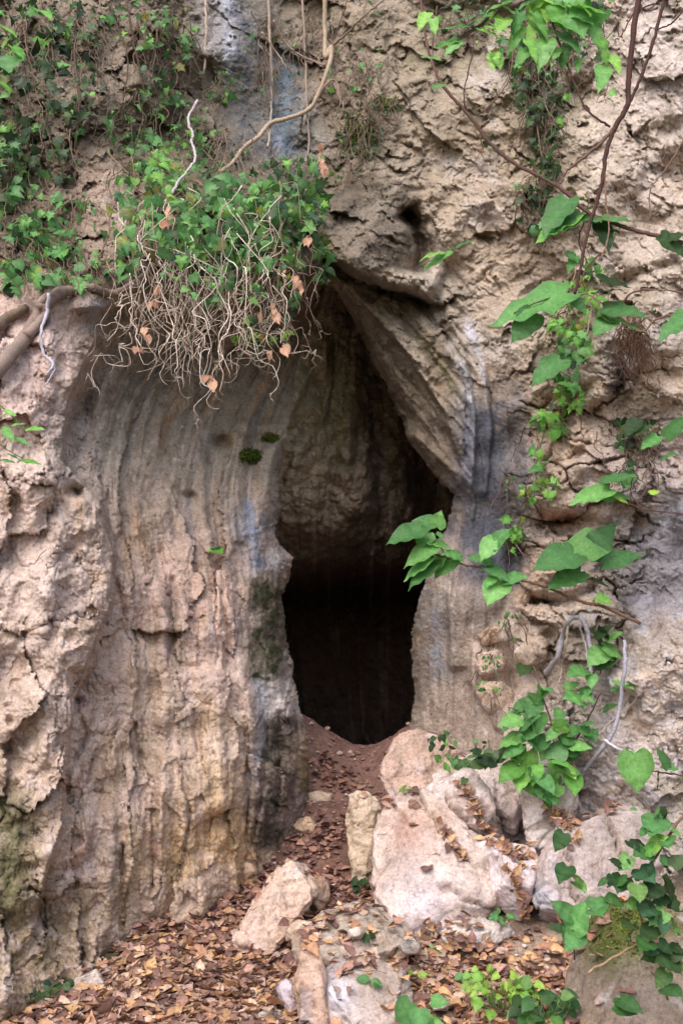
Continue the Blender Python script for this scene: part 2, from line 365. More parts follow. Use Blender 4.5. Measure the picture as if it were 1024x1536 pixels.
# upper cliff: chipped ledges running diagonally, smooth patches between
mUR=np.clip(sm(500,620,U)*sm(620,520,Vv)+sm(740,820,U)+sm(470,380,Vv),0,1)*(1-mBut)
du=(U*.86+Vv*.5)+wbu; dv=(-U*.5+Vv*.86)+wbv
d1=voro(np.stack([du/120,dv/74],-1),13); d2=voro(np.stack([du/36,dv/20],-1),18)
d3=voro(np.stack([(du+fbm(UV3,11,2,.5,88)*9)/19,(dv+fbm(UV3,11,2,.5,89)*9)/10],-1),43)
mUR=mUR*(1-.75*np.exp(-((U-390)/75)**2)*sm(330,240,Vv))
mUR=mUR*(1-.72*np.exp(-((U-975+(Vv-930)*.35)/75)**2-((Vv-930)/190)**2))
YA-= .54*mUR*(d1[3]*.19+(d1[2]-.5)*.05*pat-(bil(110,52,9,-.5)-.3)*.13+(bil(52,24,10,-.5)-.3)*.06*(.3+pat)-(bil(24,12,11,-.45)-.3)*.026*(.4+pat2)-(bil(9,6,12)-.3)*.008+d2[3]*.08*(.3+pat2)+(d2[2]-.5)*.02*pat+d3[3]*.034+(d3[2]-.5)*.012)
# stacked limestone courses on the right
mBl=sm(770,800,U+wu)*sm(1000,950,U+wu-(Vv-800)*-.25)*sm(520,600,Vv)*sm(1190,1120,Vv)
b1=voro(np.stack([(U+wbu)/105,(Vv-.10*U+wbv*.6)/44],-1),23,.85); b2=voro(np.stack([(U+wbu)/44,(Vv-.1*U+wbv*.6)/19],-1),28)
YA-= mBl*((b1[2]-.5)*.13+b1[3]*.05-.09*pat*np.exp(-((b1[1]-b1[0])/.08)**2)+((b2[2]-.5)*.04+b2[3]*.02-.015*np.exp(-((b2[1]-b2[0])/.10)**2))*pat2)
print('structure done')

# ---- opening -------------------------------------------------------------------
HOLE=[(486,424),(505,438),(522,470),(540,508),(560,548),(580,586),(604,632),(612,662),(640,700),(662,726),(681,742),(676,768),(668,790),(655,806),(648,840),(634,880),(620,920),(615,950),
      (618,1000),(621,1050),(614,1095),(606,1140),(604,1330),(474,1330),(468,1240),(465,1180),(463,1110),(452,1075),(440,1010),(428,950),(423,900),(436,862),(440,838),(420,815),(413,795),
      (422,765),(424,735),(419,705),(428,672),(436,620),(445,560),(455,500),(470,450)]
sl,hd,hs,ht=pdist(HOLE,900,closed=True)
D=np.full(U.shape,900,f32); D[sl]=hd
# wobble of the outline
ins=inside(HOLE)
SD=np.where(ins,-D,D)+ (wu*.35+fbm(UV3,9,3,.5,77)*3)*sm(440,520,Vv)
HOLE_IN=SD<0
edge=np.clip(1-SD/34,0,1)
lip=sm(415,520,Vv)*np.where((U>500)&(Vv<745),.75,1.0)*(1-.9*sm(720,640,Vv)*(U<490))
YA+= (1-np.sqrt(np.clip(1-edge**2,0,1)))*.42*lip

# ---- world positions + displacement along the normals -------------------------
def grid_normals(Pw):
    du=np.gradient(Pw,axis=1); dv=np.gradient(Pw,axis=0); n=np.cross(du,dv); n/=np.linalg.norm(n,axis=-1,keepdims=True)+1e-12
    n*=np.where(n[...,1:2]>0,-1,1); return n.astype(f32)
def rock_disp(p,k=1.0):
    a=fbm(p,7,5,.55,61)*.028+fbm(p,16,3,.5,66,ridged=True)*.003+fbm(p,48,3,.65,71)*.0075
    return a*k
PA=at(U,Vv,YA)
NA=grid_normals(PA)
damp=1-.45*mL*sm(860,700,Vv)-.35*mR-.3*np.clip(mUR,0,1)
PA=PA+NA*(rock_disp(PA.astype(f32))*damp)[...,None]
print('A displaced')

# ---- cave interior sheet --------------------------------------------------------
B_rows={
-700:[(-900,9),(1900,9)],
330:[(-900,7.5),(400,7.6),(600,7.6),(1900,8)],
420:[(-900,7.8),(400,7.3),(500,7.5),(560,7.8),(700,8.2),(1900,8)],
480:[(-900,8),(380,7.25),(440,7.4),(480,7.6),(520,7.95),(600,8.5),(1900,8)],
560:[(-900,8),(380,7.3),(440,7.45),(480,7.65),(520,8.0),(560,8.4),(640,9.0),(1900,8.5)],
650:[(-900,8),(380,7.4),(430,7.5),(480,7.75),(530,8.1),(580,8.5),(620,8.9),(700,9.4),(1900,9)],
720:[(-900,8),(380,7.5),(430,7.6),(480,7.8),(550,8.1),(600,8.6),(640,9.1),(700,9.5),(1900,9)],
775:[(-900,9),(380,7.6),(430,7.7),(480,7.85),(550,8.05),(600,8.5),(650,9.2),(1900,9)],
800:[(-900,10),(380,7.9),(430,8.0),(500,8.1),(560,8.3),(620,8.9),(700,9.6),(1900,10)],
850:[(-900,11),(380,8.5),(430,8.6),(560,8.9),(700,10),(1900,11)],
870:[(-900,11),(380,9.5),(430,9.6),(560,10),(700,11),(1900,11)],
900:[(-900,11),(380,13),(560,13.5),(700,13),(1900,11)],
1500:[(-900,12),(380,13),(560,13.5),(700,13),(1900,12)],
1700:[(-900,12),(1900,12)]}
jb0,jb1=np.searchsorted(ua,[150,900]); ib0,ib1=np.searchsorted(va,[200,1500])
bs=(slice(ib0,ib1,1),slice(jb0,jb1,1))
YB=blur(table(B_rows,U,Vv),5)
fb1=ridge(perlin(SV(60,260,11))); fb2=ridge(perlin(SV(26,170,12))); fb3=ridge(perlin(SV(12,90,13)))
nb=fb1*.13+fb2*.06+fb3*.02
YB-= nb*sm(790,740,Vv)
YB-= (perlin(UV3*1.6,90)*.13)+fbm(UV3,4.5,4,.6,92)*.10+(np.abs(perlin(UV3*3.2,93))-.3)*.14*sm(850,700,Vv)*sm(430,560,Vv)
far=sm(60,170,SD)
YBs=YB*(1-far)+(YA+.10)*far
YBs=np.maximum(YBs,YA+.03+.1*sm(0,60,SD)*(1-far))
U2,V2=U[bs],Vv[bs]
PB=at(U2,V2,YBs[bs]); NB=grid_normals(PB)
PB=PB+NB*(rock_disp(PB.astype(f32),1.1)*(1-far[bs]))[...,None]

# ------------------------------------------------------------ stain colours, with canopy shade mixed in high up
def cfield(u,v,pts,rad=1.0):
    num=np.zeros(u.shape+(3,),f32); den=np.zeros(u.shape,f32)
    for (pu,pv,r,c) in pts:
        w=np.exp(-(((u-pu)**2+(v-pv)**2)/(r*r*rad)))+1e-9/(1+((u-pu)**2+(v-pv)**2)/1e4)
        w=w*(6000/(r*r))**.3
        num+=w[...,None]*lin(c).astype(f32); den+=w
    return num/den[...,None]
CP=[(20,560,80,(205,178,172)),(20,760,80,(200,178,170)),(60,880,70,(198,178,172)),(40,1000,80,(192,170,158)),(60,1150,80,(188,165,150)),(110,1280,70,(182,158,142)),(60,1420,90,(155,135,108)),
(15,1240,40,(120,112,80)),(10,1330,40,(118,108,75)),
(230,560,90,(150,140,130)),(170,660,70,(154,144,136)),(280,680,80,(164,152,142)),(370,620,70,(160,148,134)),(400,520,50,(125,110,95)),(330,770,60,(168,148,136)),(200,780,60,(165,145,134)),
(250,860,70,(188,160,146)),(330,880,60,(196,164,152)),(200,950,60,(186,162,145)),(340,970,50,(198,168,158)),(180,1060,70,(182,158,140)),(280,1060,60,(196,170,148)),(330,1150,60,(200,170,140)),
(240,1170,60,(196,172,152)),(170,1200,60,(186,160,140)),(220,1300,60,(182,154,124)),(300,1280,50,(190,155,112)),(290,1370,60,(165,140,105)),(150,1380,70,(170,148,120)),(330,1230,30,(185,150,105)),
(375,790,26,(140,145,162)),(392,840,18,(165,172,190)),(398,900,26,(100,98,84)),(396,960,28,(98,96,82)),(405,1040,30,(175,168,168)),(400,1130,30,(150,138,128)),(410,1190,40,(108,98,90)),(450,1130,18,(155,140,105)),
(380,1000,22,(150,142,130)),(350,1120,22,(205,182,170)),(370,930,20,(180,165,160)),
(60,80,90,(140,124,114)),(160,120,60,(150,132,124)),(60,330,80,(140,120,105)),(150,300,40,(186,160,150)),(345,50,26,(160,164,184)),(350,170,50,(118,120,128)),(425,200,40,(112,122,138)),(250,150,60,(130,115,100)),
(430,70,50,(128,118,112)),(530,90,60,(158,138,124)),(620,180,70,(178,154,136)),(700,60,60,(150,138,115)),(750,250,80,(186,156,132)),(820,150,40,(150,140,110)),(680,330,60,(172,146,124)),(720,420,60,(168,144,126)),
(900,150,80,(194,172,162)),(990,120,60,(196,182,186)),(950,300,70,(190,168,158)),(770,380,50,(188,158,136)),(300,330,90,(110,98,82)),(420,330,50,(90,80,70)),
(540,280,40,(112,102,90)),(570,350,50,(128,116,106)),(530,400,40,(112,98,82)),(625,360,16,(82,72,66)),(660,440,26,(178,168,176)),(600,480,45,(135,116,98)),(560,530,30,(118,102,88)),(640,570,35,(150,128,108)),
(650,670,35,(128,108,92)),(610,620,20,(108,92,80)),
(715,530,26,(176,164,164)),(700,600,18,(168,166,178)),(740,580,30,(156,140,132)),(715,700,22,(120,118,132)),(740,790,26,(98,98,115)),(765,700,26,(140,130,132)),(700,760,16,(150,140,138)),
(650,900,28,(150,138,130)),(690,860,22,(156,140,140)),(650,1010,26,(150,136,128)),(672,940,16,(165,148,142)),(695,1050,30,(158,140,130)),(745,880,30,(124,114,112)),(730,930,20,(120,110,108)),
(830,560,50,(190,168,150)),(950,590,60,(196,178,168)),(850,660,45,(196,170,152)),(930,480,40,(172,150,132)),(930,560,22,(120,112,122)),(850,770,45,(198,176,164)),(850,775,12,(160,95,70)),(930,690,50,(190,170,162)),
(1000,700,50,(188,172,172)),(940,830,40,(150,140,134)),(985,850,45,(142,138,150)),(1010,790,30,(148,144,156)),(860,890,40,(186,168,156)),(780,960,50,(196,176,166)),(840,1000,40,(176,160,148)),(965,970,35,(160,146,140)),
(1000,1050,50,(190,174,168)),(900,1120,60,(192,178,178)),(830,1200,60,(192,178,182)),(960,1250,60,(160,150,140)),(760,1090,40,(180,160,150)),(620,1180,60,(175,160,150)),(1010,500,40,(190,172,160)),(840,480,30,(182,155,130))]
cu,cv=U+wu*1.5,Vv+wv*1.5
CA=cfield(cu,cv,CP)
def streak(u,fs,fv,seed,lo,hi): return sm(lo,hi,fbm(np.stack([u/fs,Vv/fv,0*U+seed],-1),1,4,.55,seed))
def mixc(C,m,c): return C*(1-m[...,None])+lin(c).astype(f32)*m[...,None]
fold=np.clip(mL+mR,0,1)
# run-off streaks that follow the drapery
CA=mixc(CA,fold*.55*streak(S,14,260,101,.12,.45),(112,100,90))
CA=mixc(CA,fold*.5*streak(S,9,180,102,.15,.5),(205,186,176))
CA=mixc(CA,mL*.5*streak(S,20,230,103,.15,.45),(196,156,112))
CA=mixc(CA,fold*.45*streak(S,17,240,104,.22,.5),(150,152,172))
CA=mixc(CA,mL*sm(800,900,Vv)*.45*streak(S,34,90,105,.18,.5),(206,150,138))
nA=fbm(UV3,1.3,4,.6,110); nB=fbm(UV3,3.1,4,.6,120); nC=fbm(UV3,8,4,.6,130)
CA=mixc(CA,.5*sm(.15,.5,nA),(205,170,140)); CA=mixc(CA,.45*sm(.2,.5,nB),(196,190,200)); CA=mixc(CA,.5*sm(.22,.5,-nB),(120,104,88))
CA=mixc(CA,.5*sm(.25,.5,nC),(222,208,200)); CA=mixc(CA,.5*sm(.25,.5,-nC),(112,98,86))
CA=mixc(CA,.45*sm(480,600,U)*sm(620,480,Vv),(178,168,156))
CA=mixc(CA,.55*sm(420,200,Vv)*sm(900,650,U),(136,124,106)); CA=mixc(CA,.5*sm(.05,.4,nA)*sm(500,300,Vv),(120,112,98))  # upper cliff darker: weathered grime plus canopy shade put into the colour
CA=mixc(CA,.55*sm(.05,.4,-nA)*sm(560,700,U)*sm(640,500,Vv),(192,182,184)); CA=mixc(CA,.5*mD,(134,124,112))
CA=mixc(CA,.5*mBut*sm(-.1,.3,nB),(206,184,180)); CA=mixc(CA,.45*mL*sm(760,900,Vv)*sm(0,.35,-nA+.1),(202,176,172))
CA=mixc(CA,.6*sm(0,.3,nB)*sm(820,900,U)*sm(640,780,Vv),(176,172,184))
# water stain down the cliff top, slate stain of the pillar, lichens, moss
def stain(poly,w,c,op,fs=1.0):
    global CA
    sl,d,s,t=pdist(poly,w*3.5)
    m=op*np.exp(-((d+np.abs(wu[sl])*1.0*fs)/w)**2)*sm(0,.12,t)*sm(1,.88,t)*(.55+.9*sm(-.3,.4,nC[sl]+nB[sl]))
    CA[sl]=mixc(CA[sl],np.clip(m,0,1),c)
stain([(345,-40),(345,60),(340,130)],14,(178,186,210),.9); stain([(372,-20),(370,120),(362,250)],26,(92,98,108),.8)
stain([(425,60),(425,180),(430,270)],24,(100,116,134),1.0); stain([(418,200),(420,250)],10,(150,160,190),.7)
stain([(668,500),(700,570),(706,660)],7,(176,184,204),.9); stain([(695,470),(720,540),(730,600)],8,(180,180,198),.8)
stain([(722,590),(738,700),(742,790),(735,890)],46,(80,83,98),1.5); stain([(770,560),(775,650),(772,800)],20,(112,110,118),.8); stain([(700,600),(712,700),(705,790)],16,(110,112,128),.8); stain([(660,880),(665,960),(655,1030)],18,(120,116,124),.7); stain([(765,560),(772,680),(765,820)],12,(128,118,118),.7); stain([(650,900),(655,960),(652,1010)],8,(140,142,158),.7)
stain([(370,740),(378,800),(392,860)],10,(140,150,178),.9); stain([(385,1000),(395,1080),(380,1180)],11,(190,192,208),.7)
stain([(390,850),(402,930),(398,1030)],24,(66,68,48),1.25,.5); stain([(425,1060),(415,1160),(400,1290)],32,(84,76,68),1.0); stain([(0,1180),(20,1260),(10,1400)],34,(84,84,48),.7)
stain([(455,1110),(458,1190)],9,(150,132,84),.7); stain([(130,500),(150,450)],20,(170,170,195),.6)
stain([(255,620),(235,680)],8,(170,130,95),.7); stain([(250,870),(262,960)],12,(84,76,70),.6); stain([(362,684),(392,680)],9,(70,78,32),.9)
stain([(480,560),(500,640),(480,720)],16,(104,104,60),.6); stain([(800,768),(835,776),(880,784)],7,(168,112,92),.75)
stain([(1040,740),(990,850),(940,950)],30,(136,134,150),.6); stain([(935,540),(925,590)],18,(92,92,112),.8); stain([(820,100),(820,330)],40,(112,112,72),.55)
stain([(620,480),(690,600)],8,(122,120,70),.5); stain([(700,60),(560,110)],30,(120,112,84),.4)
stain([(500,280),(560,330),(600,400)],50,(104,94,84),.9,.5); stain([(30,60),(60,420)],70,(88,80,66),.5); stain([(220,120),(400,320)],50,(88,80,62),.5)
CA=np.clip((CA-CA.mean(-1,keepdims=True))*.80+CA.mean(-1,keepdims=True),0,1)*np.array([1.0,.995,.965],f32)*1.08
# drop cells inside the opening, snap none: the rim rolls back into the cave
def grid_faces(h,w,keep=None):
    i=np.arange(h*w).reshape(h,w); q=np.stack([i[:-1,:-1],i[1:,:-1],i[1:,1:],i[:-1,1:]],-1)
    if keep is not None:
        k=keep[:-1,:-1]&keep[1:,:-1]&keep[1:,1:]&keep[:-1,1:]; q=q[k]
    return q.reshape(-1,4)
def compact(V,Fc,C):
    used=np.zeros(len(V),bool); used[Fc.ravel()]=True; m=np.cumsum(used)-1
    return V[used],m[Fc],C[used]
hh,ww=U.shape
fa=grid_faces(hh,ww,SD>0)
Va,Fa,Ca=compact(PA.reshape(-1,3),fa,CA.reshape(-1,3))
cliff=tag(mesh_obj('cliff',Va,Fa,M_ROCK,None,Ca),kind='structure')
# colours inside
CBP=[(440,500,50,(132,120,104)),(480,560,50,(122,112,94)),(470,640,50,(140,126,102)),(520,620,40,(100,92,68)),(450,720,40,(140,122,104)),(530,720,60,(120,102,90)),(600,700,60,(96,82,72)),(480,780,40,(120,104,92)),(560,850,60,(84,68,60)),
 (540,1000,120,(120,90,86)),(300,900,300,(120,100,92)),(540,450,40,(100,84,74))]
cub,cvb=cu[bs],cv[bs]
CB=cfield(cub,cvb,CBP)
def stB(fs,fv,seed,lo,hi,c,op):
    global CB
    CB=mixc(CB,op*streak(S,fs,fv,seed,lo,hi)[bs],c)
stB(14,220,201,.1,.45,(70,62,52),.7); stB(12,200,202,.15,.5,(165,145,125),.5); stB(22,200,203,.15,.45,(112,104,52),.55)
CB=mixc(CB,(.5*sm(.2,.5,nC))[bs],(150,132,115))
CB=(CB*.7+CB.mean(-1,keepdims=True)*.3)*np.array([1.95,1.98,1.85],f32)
fb=grid_faces(*U2.shape)
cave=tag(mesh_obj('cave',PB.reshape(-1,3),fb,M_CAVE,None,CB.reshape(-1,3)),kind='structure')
print('cliff',len(Va),'cave',len(fb))
YAf=PA[...,1]
def surf(u,v,lift=0.0):
    """point on the cliff seen at (u,v), pulled lift metres towards the open air"""
    j=int(np.clip(np.searchsorted(ua,u),1,ww-2)); i=int(np.clip(np.searchsorted(va,v),1,hh-2))
    w=PA[max(i-2,0):i+3,max(j-2,0):j+3].reshape(-1,3)
    p=at(u,v,float(w[:,1].min())-lift); return p
def sdepth(u,v): return float(surf(u,v)[1])

# ------------------------------------------------------------ ground
gv=[(1750,3.2),(1600,4.1),(1536,4.55),(1500,4.8),(1400,5.4),(1300,6.1),(1200,6.8),(1150,7.1),(1112,7.38)]
gp=[(float(at(520,v,Y)[1]),float(at(520,v,Y)[2])) for v,Y in gv]
gy=[-40,-4,2.0]+[p[0] for p in gp]+[7.6,8.3,9.5,14]
gz=[-1.2,-.8,-.75]+[p[1] for p in gp]+[gp[-1][1]-.03,.25,0,-.1]
def gheight(x,y):
    z=np.interp(y,gy,gz)
    z=(z+np.interp(y-.25,gy,gz)+np.interp(y+.25,gy,gz))/3*.5+z*.5
    near=sm(2.0,4.5,y)
    z=z+sm(4.5,5.3,y)*sm(6.6,5.6,y)*sm(.3,1.9,x)*.14            # bank rising to the right
    sill=np.exp(-((y-7.3)/.35)**2)
    z=z+sill*(.75*np.abs(x-.16)**1.3-.02)
    z=z-near*.05*np.exp(-((x+.35)/.3)**2)*sm(7.2,6,y)
    return z
def rseg(a,b,n): return np.linspace(a,b,n,endpoint=False)
gx=np.concatenate([rseg(-40,-4,30),rseg(-4,-2.2,40),rseg(-2.2,2.4,620),rseg(2.4,4,40),np.linspace(4,40,30)])
gyy=np.concatenate([rseg(-40,2,40),rseg(2,4.2,60),rseg(4.2,7.9,560),rseg(7.9,14,80),np.linspace(14,20,6)])
GX,GY=np.meshgrid(gx,gyy); GZ=gheight(GX,GY)
gp3=np.stack([GX,GY,0*GX],-1).astype(f32)
gn=fbm(gp3,1.7,4,.5,140)*.05+fbm(gp3,9,4,.6,150)*.022+fbm(gp3,40,3,.6,155)*.006
GZ=GZ+gn*sm(3,4.5,GY)
GC=cfield(GX*100,GY*100,[(0,500,90,(124,98,84)),(0,620,60,(112,84,76)),(10,690,50,(128,100,94)),(15,740,40,(140,108,100)),(0,900,90,(84,62,56)),(130,500,70,(160,144,130)),(-150,480,60,(84,78,50)),(0,200,200,(100,80,58)),(0,-1500,900,(90,80,50))])
g1=fbm(gp3,6,4,.6,160); g2=fbm(gp3,22,4,.6,170)
GC=mixc(GC,.5*sm(.1,.5,g1),(150,128,122)); GC=mixc(GC,.6*sm(.1,.5,-g2),(76,56,48)); GC=mixc(GC,.4*sm(.25,.5,g2),(180,165,155))
ground=tag(mesh_obj('ground',np.stack([GX,GY,GZ],-1).reshape(-1,3),grid_faces(*GX.shape),M_GROUND,None,GC.reshape(-1,3)),kind='structure')
# ------------------------------------------------------------ loose rocks
from mathutils.bvhtree import BVHTree
rock_meshes=[]
def rock(name,label,outline,Y,thick,color,cat='rock',group=None,bulge=(),voxel=.0095,disp=1.0,back=.72,smooth=1,cuts=15,cracks=(),stains=(),moss=False,tilt=0.0,facet=.05):
    """closed boulder: photographed outline at its own distance, a bulged front, a narrower buried back"""
    ou=np.array(outline,float); c=ou.mean(0); pts=[]
    v0,v1=ou[:,1].min(),ou[:,1].max()
    for (u,v) in ou:
        yy=Y+tilt*(v1-v)/max(v1-v0,1)                       # the top leans back by tilt metres
        pts.append(P(u,v,yy+min(thick*.28,.10)))
        w=c+(np.array([u,v])-c)*.80; yy=Y+tilt*(v1-w[1])/max(v1-v0,1)
        pts.append(P(w[0],w[1],yy))
        w=c+(np.array([u,v])-c)*back; yy=Y+tilt*(v1-w[1])/max(v1-v0,1)
        pts.append(P(w[0],w[1],yy+thick))
    for b in bulge: pts.append(P(*b))
    bm=bmesh.new()
    for p in pts: bm.verts.new(p)
    def hull():
        bmesh.ops.convex_hull(bm,input=bm.verts); bmesh.ops.delete(bm,geom=[v for v in bm.verts if not v.link_faces],context='VERTS')
    hull(); co=np.array([v.co[:] for v in bm.verts]); sz=float((co.max(0)-co.min(0)).max())
    rs=np.random.RandomState(int(ou.sum()*7)%99991)
    for k in range(cuts):                                # spalled corners
        n0=np.array([rs.normal()*.8,-.5-abs(rs.normal())*.6,rs.normal()*.8]); n0/=np.linalg.norm(n0)
        co=np.array([v.co[:] for v in bm.verts]); off=(co@n0).max()-(.012+.075*rs.rand())*min(sz,.8)
        bmesh.ops.bisect_plane(bm,geom=bm.verts[:]+bm.edges[:]+bm.faces[:],plane_co=tuple(n0*off),plane_no=tuple(n0),clear_outer=True)
        co=[v.co.copy() for v in bm.verts]; bm.clear()
        for p in co: bm.verts.new(p)
        hull()
    me=bpy.data.meshes.new('t'); bm.to_mesh(me); bm.free()
    o=bpy.data.objects.new('t',me); col.objects.link(o)
    m=o.modifiers.new('r','REMESH'); m.mode='VOXEL'; m.voxel_size=voxel
    dg_=bpy.context.evaluated_depsgraph_get(); ev=o.evaluated_get(dg_); m2=bpy.data.meshes.new_from_object(ev)
    bm=bmesh.new(); bm.from_mesh(m2)
    for _ in range(smooth): bmesh.ops.smooth_vert(bm,verts=bm.verts,factor=.5,use_axis_x=True,use_axis_y=True,use_axis_z=True)
    bm.normal_update()
    V=np.array([v.co[:] for v in bm.verts],dtype=f32); Nn=np.array([v.normal[:] for v in bm.verts],dtype=f32)
    Fq=[[v.index for v in f.verts] for f in bm.faces]; bm.free()
    bpy.data.objects.remove(o); bpy.data.meshes.remove(me); bpy.data.meshes.remove(m2)
    rx=np.array([rs.normal(),rs.normal()*.4,rs.normal()]); rx/=np.linalg.norm(rx)
    a=voro3((V+fbm(V,6,2,.5,205)[:,None]*.06)*f32(3.4/max(sz,.35)*.8),40)
    crack=np.exp(-((a[1]-a[0])/.03)**2)*sm(-.05,.2,fbm(V,2.5,2,.5,206))
    st=(V@rx)*f32(16)+perlin(V*f32(5),9)*1.3; lay=np.abs((st%1)-.5)*2           # broken bedding edges
    d=fbm(V,3,3,.5,208)*.03*min(sz,.8)+fbm(V,9,4,.6,210)*.013-np.abs(perlin(V*f32(13),7))*.012+fbm(V,34,4,.65,220)*.005-crack*.012-np.exp(-((1-lay)/.12)**2)*.006*sm(-.1,.3,perlin(V*f32(3),8))
    wob=perlin(V*f32(11),4)*.03+perlin(V*f32(34),6)*.010
    for (q0,q1) in cracks:                               # open fractures with one side standing proud
        A_=at(q0[0],q0[1],Y+tilt*(v1-q0[1])/(v1-v0))[[0,2]]; B_=at(q1[0],q1[1],Y+tilt*(v1-q1[1])/(v1-v0))[[0,2]]; AB=B_-A_
        r_=V[:,[0,2]]-A_; tt=np.clip((r_@AB)/(AB@AB),0,1); e_=r_-tt[:,None]*AB; ds=np.hypot(e_[:,0],e_[:,1]); sg=np.sign(AB[0]*e_[:,1]-AB[1]*e_[:,0])*ds+wob*sm(0,.1,ds+.06)
        m_=sm(0,.12,tt)*sm(1,.88,tt); crack=np.maximum(crack,np.exp(-(sg/.007)**2)*m_)
        d=d-np.exp(-(sg/.007)**2)*.03*m_+np.where(sg>0,np.exp(-(sg/.14)**2),0)*.024*m_
    V=V+Nn*(d*disp*1.35)[:,None].astype(f32)
    C=np.ones((len(V),3),f32)*lin(color).astype(f32)
    n1=fbm(V,3,4,.6,230);n2=fbm(V,9,4,.6,240);n3=fbm(V*np.array([1,1,.35],f32),8,3,.6,250)
    C=mixc(C,.55*sm(.1,.5,n1),(205,180,165)); C=mixc(C,.5*sm(.1,.45,-n1),(170,140,118)); C=mixc(C,.5*sm(.15,.5,n2),(222,212,214))
    C=mixc(C,.5*sm(.15,.5,-n2),(128,108,92)); C=mixc(C,.4*sm(.2,.5,n3),(176,174,190)); C=mixc(C,.6*crack,(120,100,86))
    for (u,v,rr,cc,op) in stains:
        t=at(u,v,Y+tilt*(v1-v)/max(v1-v0,1)).astype(f32); rm=rr/FPX*Y
        dd=np.linalg.norm(V[:,[0,2]]-t[[0,2]],axis=1)*(1+.5*n2)
        C=mixc(C,op*np.exp(-(dd/rm)**2)*sm(-.5,.3,n2+.2),cc)
    if moss:
        C=mixc(C,.95*sm(.0,.3,n1+n2*.5+(Nn[:,2]-.45)*.8),(78,92,34))
    o=mesh_obj(name,V,Fq,M_ROCK,None,C,origin=V.mean(0)*[1,1,0]+[0,0,V[:,2].min()])
    tag(o,label,cat,group); rock_meshes.append((V,Fq)); return o
W1=(216,200,190); W2=(205,182,165); G1=(172,160,148)
rock('boulder','largest white limestone mass, behind the pink and white boulder against the right wall',[(612,1200),(640,1150),(720,1120),(800,1130),(880,1170),(900,1260),(860,1360),(800,1420),(700,1420),(620,1380)],5.85,.8,(212,200,196),'boulder',tilt=.5,voxel=.014,disp=1)
rock('boulder','upright pale slab of limestone standing like a post left of the large cracked boulder',[(520,1190),(540,1183),(566,1192),(580,1225),(566,1262),(572,1345),(545,1350),(528,1335),(520,1260),(513,1215)],5.8,.22,(196,178,158),'boulder',facet=.025,tilt=.12,disp=1)
rock('boulder','big pointed boulder leaning alone on the leaf covered path, its tip towards the upper right',[(433,1284),(458,1292),(480,1325),(481,1345),(462,1366),(432,1408),(405,1440),(348,1428),(343,1416),(352,1392),(385,1345),(405,1308)],5.2,.42,(206,182,168),'boulder',bulge=[(436,1290,5.5)],tilt=.36,disp=1.3,cuts=3,back=.5,stains=[(440,1390,28,(170,138,112),.6),(380,1410,25,(205,176,168),.6)],facet=.035)
rock('rock','blunt brown rock tucked behind the right shoulder of the leaning boulder',[(470,1310),(488,1312),(498,1335),(495,1365),(470,1375),(455,1350)],5.62,.2,(176,146,124),facet=.03)
rock('boulder','large pink and white boulder with a reddish brown patch, right of the upright slab',[(558,1245),(575,1212),(600,1190),(628,1184),(658,1200),(695,1262),(745,1282),(765,1330),(745,1375),(690,1392),(640,1402),(604,1425),(583,1412),(562,1370),(555,1300)],5.16,.85,(206,188,180),'boulder',cracks=[((618,1180),(722,1318)),((584,1205),(612,1235)),((650,1318),(770,1392)),((556,1330),(600,1430))],bulge=[(600,1300,5.42),(690,1320,5.4)],tilt=.5,voxel=.011,disp=.62,
     stains=[(608,1250,30,(168,126,112),.7),(640,1265,24,(178,142,128),.4),(612,1300,26,(140,126,120),.6),(640,1360,50,(215,208,222),.6)],facet=.05)
rock('boulder','long tilted white slab lying over the top of the pink and white boulder',[(628,1190),(650,1165),(700,1158),(728,1192),(748,1248),(735,1275),(705,1272),(665,1225)],5.45,.55,(206,190,188),'boulder',cracks=[((660,1190),(725,1262)),((690,1170),(735,1230))],tilt=.3,facet=.03,disp=1)
rock('boulder','rounded pinkish boulder forming the right shoulder of the cave threshold',[(567,1165),(572,1145),(592,1108),(625,1092),(672,1108),(712,1135),(722,1162),(690,1180),(640,1195),(600,1215),(572,1200)],6.15,.6,(196,170,158),'boulder',tilt=.25,facet=.04)
rock('rock','wedge shaped white rock with a leaf filled crack along its left side',[(738,1165),(760,1148),(792,1185),(782,1238),(765,1262),(745,1225)],5.85,.4,(210,192,190),tilt=.1,facet=.03)
rock('rock','knobbly white rock below the leaf filled hollow, right end of the boulder pile',[(728,1280),(765,1262),(800,1262),(812,1292),(800,1340),(782,1388),(752,1382),(735,1340)],5.2,.5,(214,200,204),tilt=.12,facet=.05)
rock('boulder','broad grey slab with a pale blue edge leaning against the cliff at right',[(800,1290),(842,1238),(905,1215),(980,1205),(1040,1240),(1010,1330),(930,1352),(880,1360),(842,1415),(808,1425),(798,1350)],5.1,.7,(182,168,166),'boulder',cracks=[((838,1240),(868,1360)),((905,1215),(960,1345))],tilt=.3,voxel=.011,facet=.03,stains=[(812,1350,20,(200,205,225),.8),(815,1400,16,(200,205,225),.8),(930,1270,40,(160,148,140),.6)])
rock('boulder','mossy dark boulder in the lower right corner under the ivy leaves',[(840,1470),(858,1405),(900,1358),(985,1345),(1070,1400),(1130,1560),(1110,1720),(880,1740),(842,1600)],4.15,.75,(142,126,112),'boulder',tilt=.5,voxel=.011,facet=.045,stains=[(935,1395,42,(84,98,34),1.0),(905,1430,26,(78,92,34),.9),(985,1380,40,(84,96,40),.8),(870,1420,20,(90,90,50),.7),(960,1500,50,(150,138,130),.5)])
rock('boulder','flat grey rock strewn with leaves, behind the front white faced block',[(432,1440),(440,1400),(480,1362),(540,1350),(604,1372),(640,1420),(600,1450),(520,1462),(460,1465)],4.82,.5,G1,'boulder',tilt=.62,facet=.03)
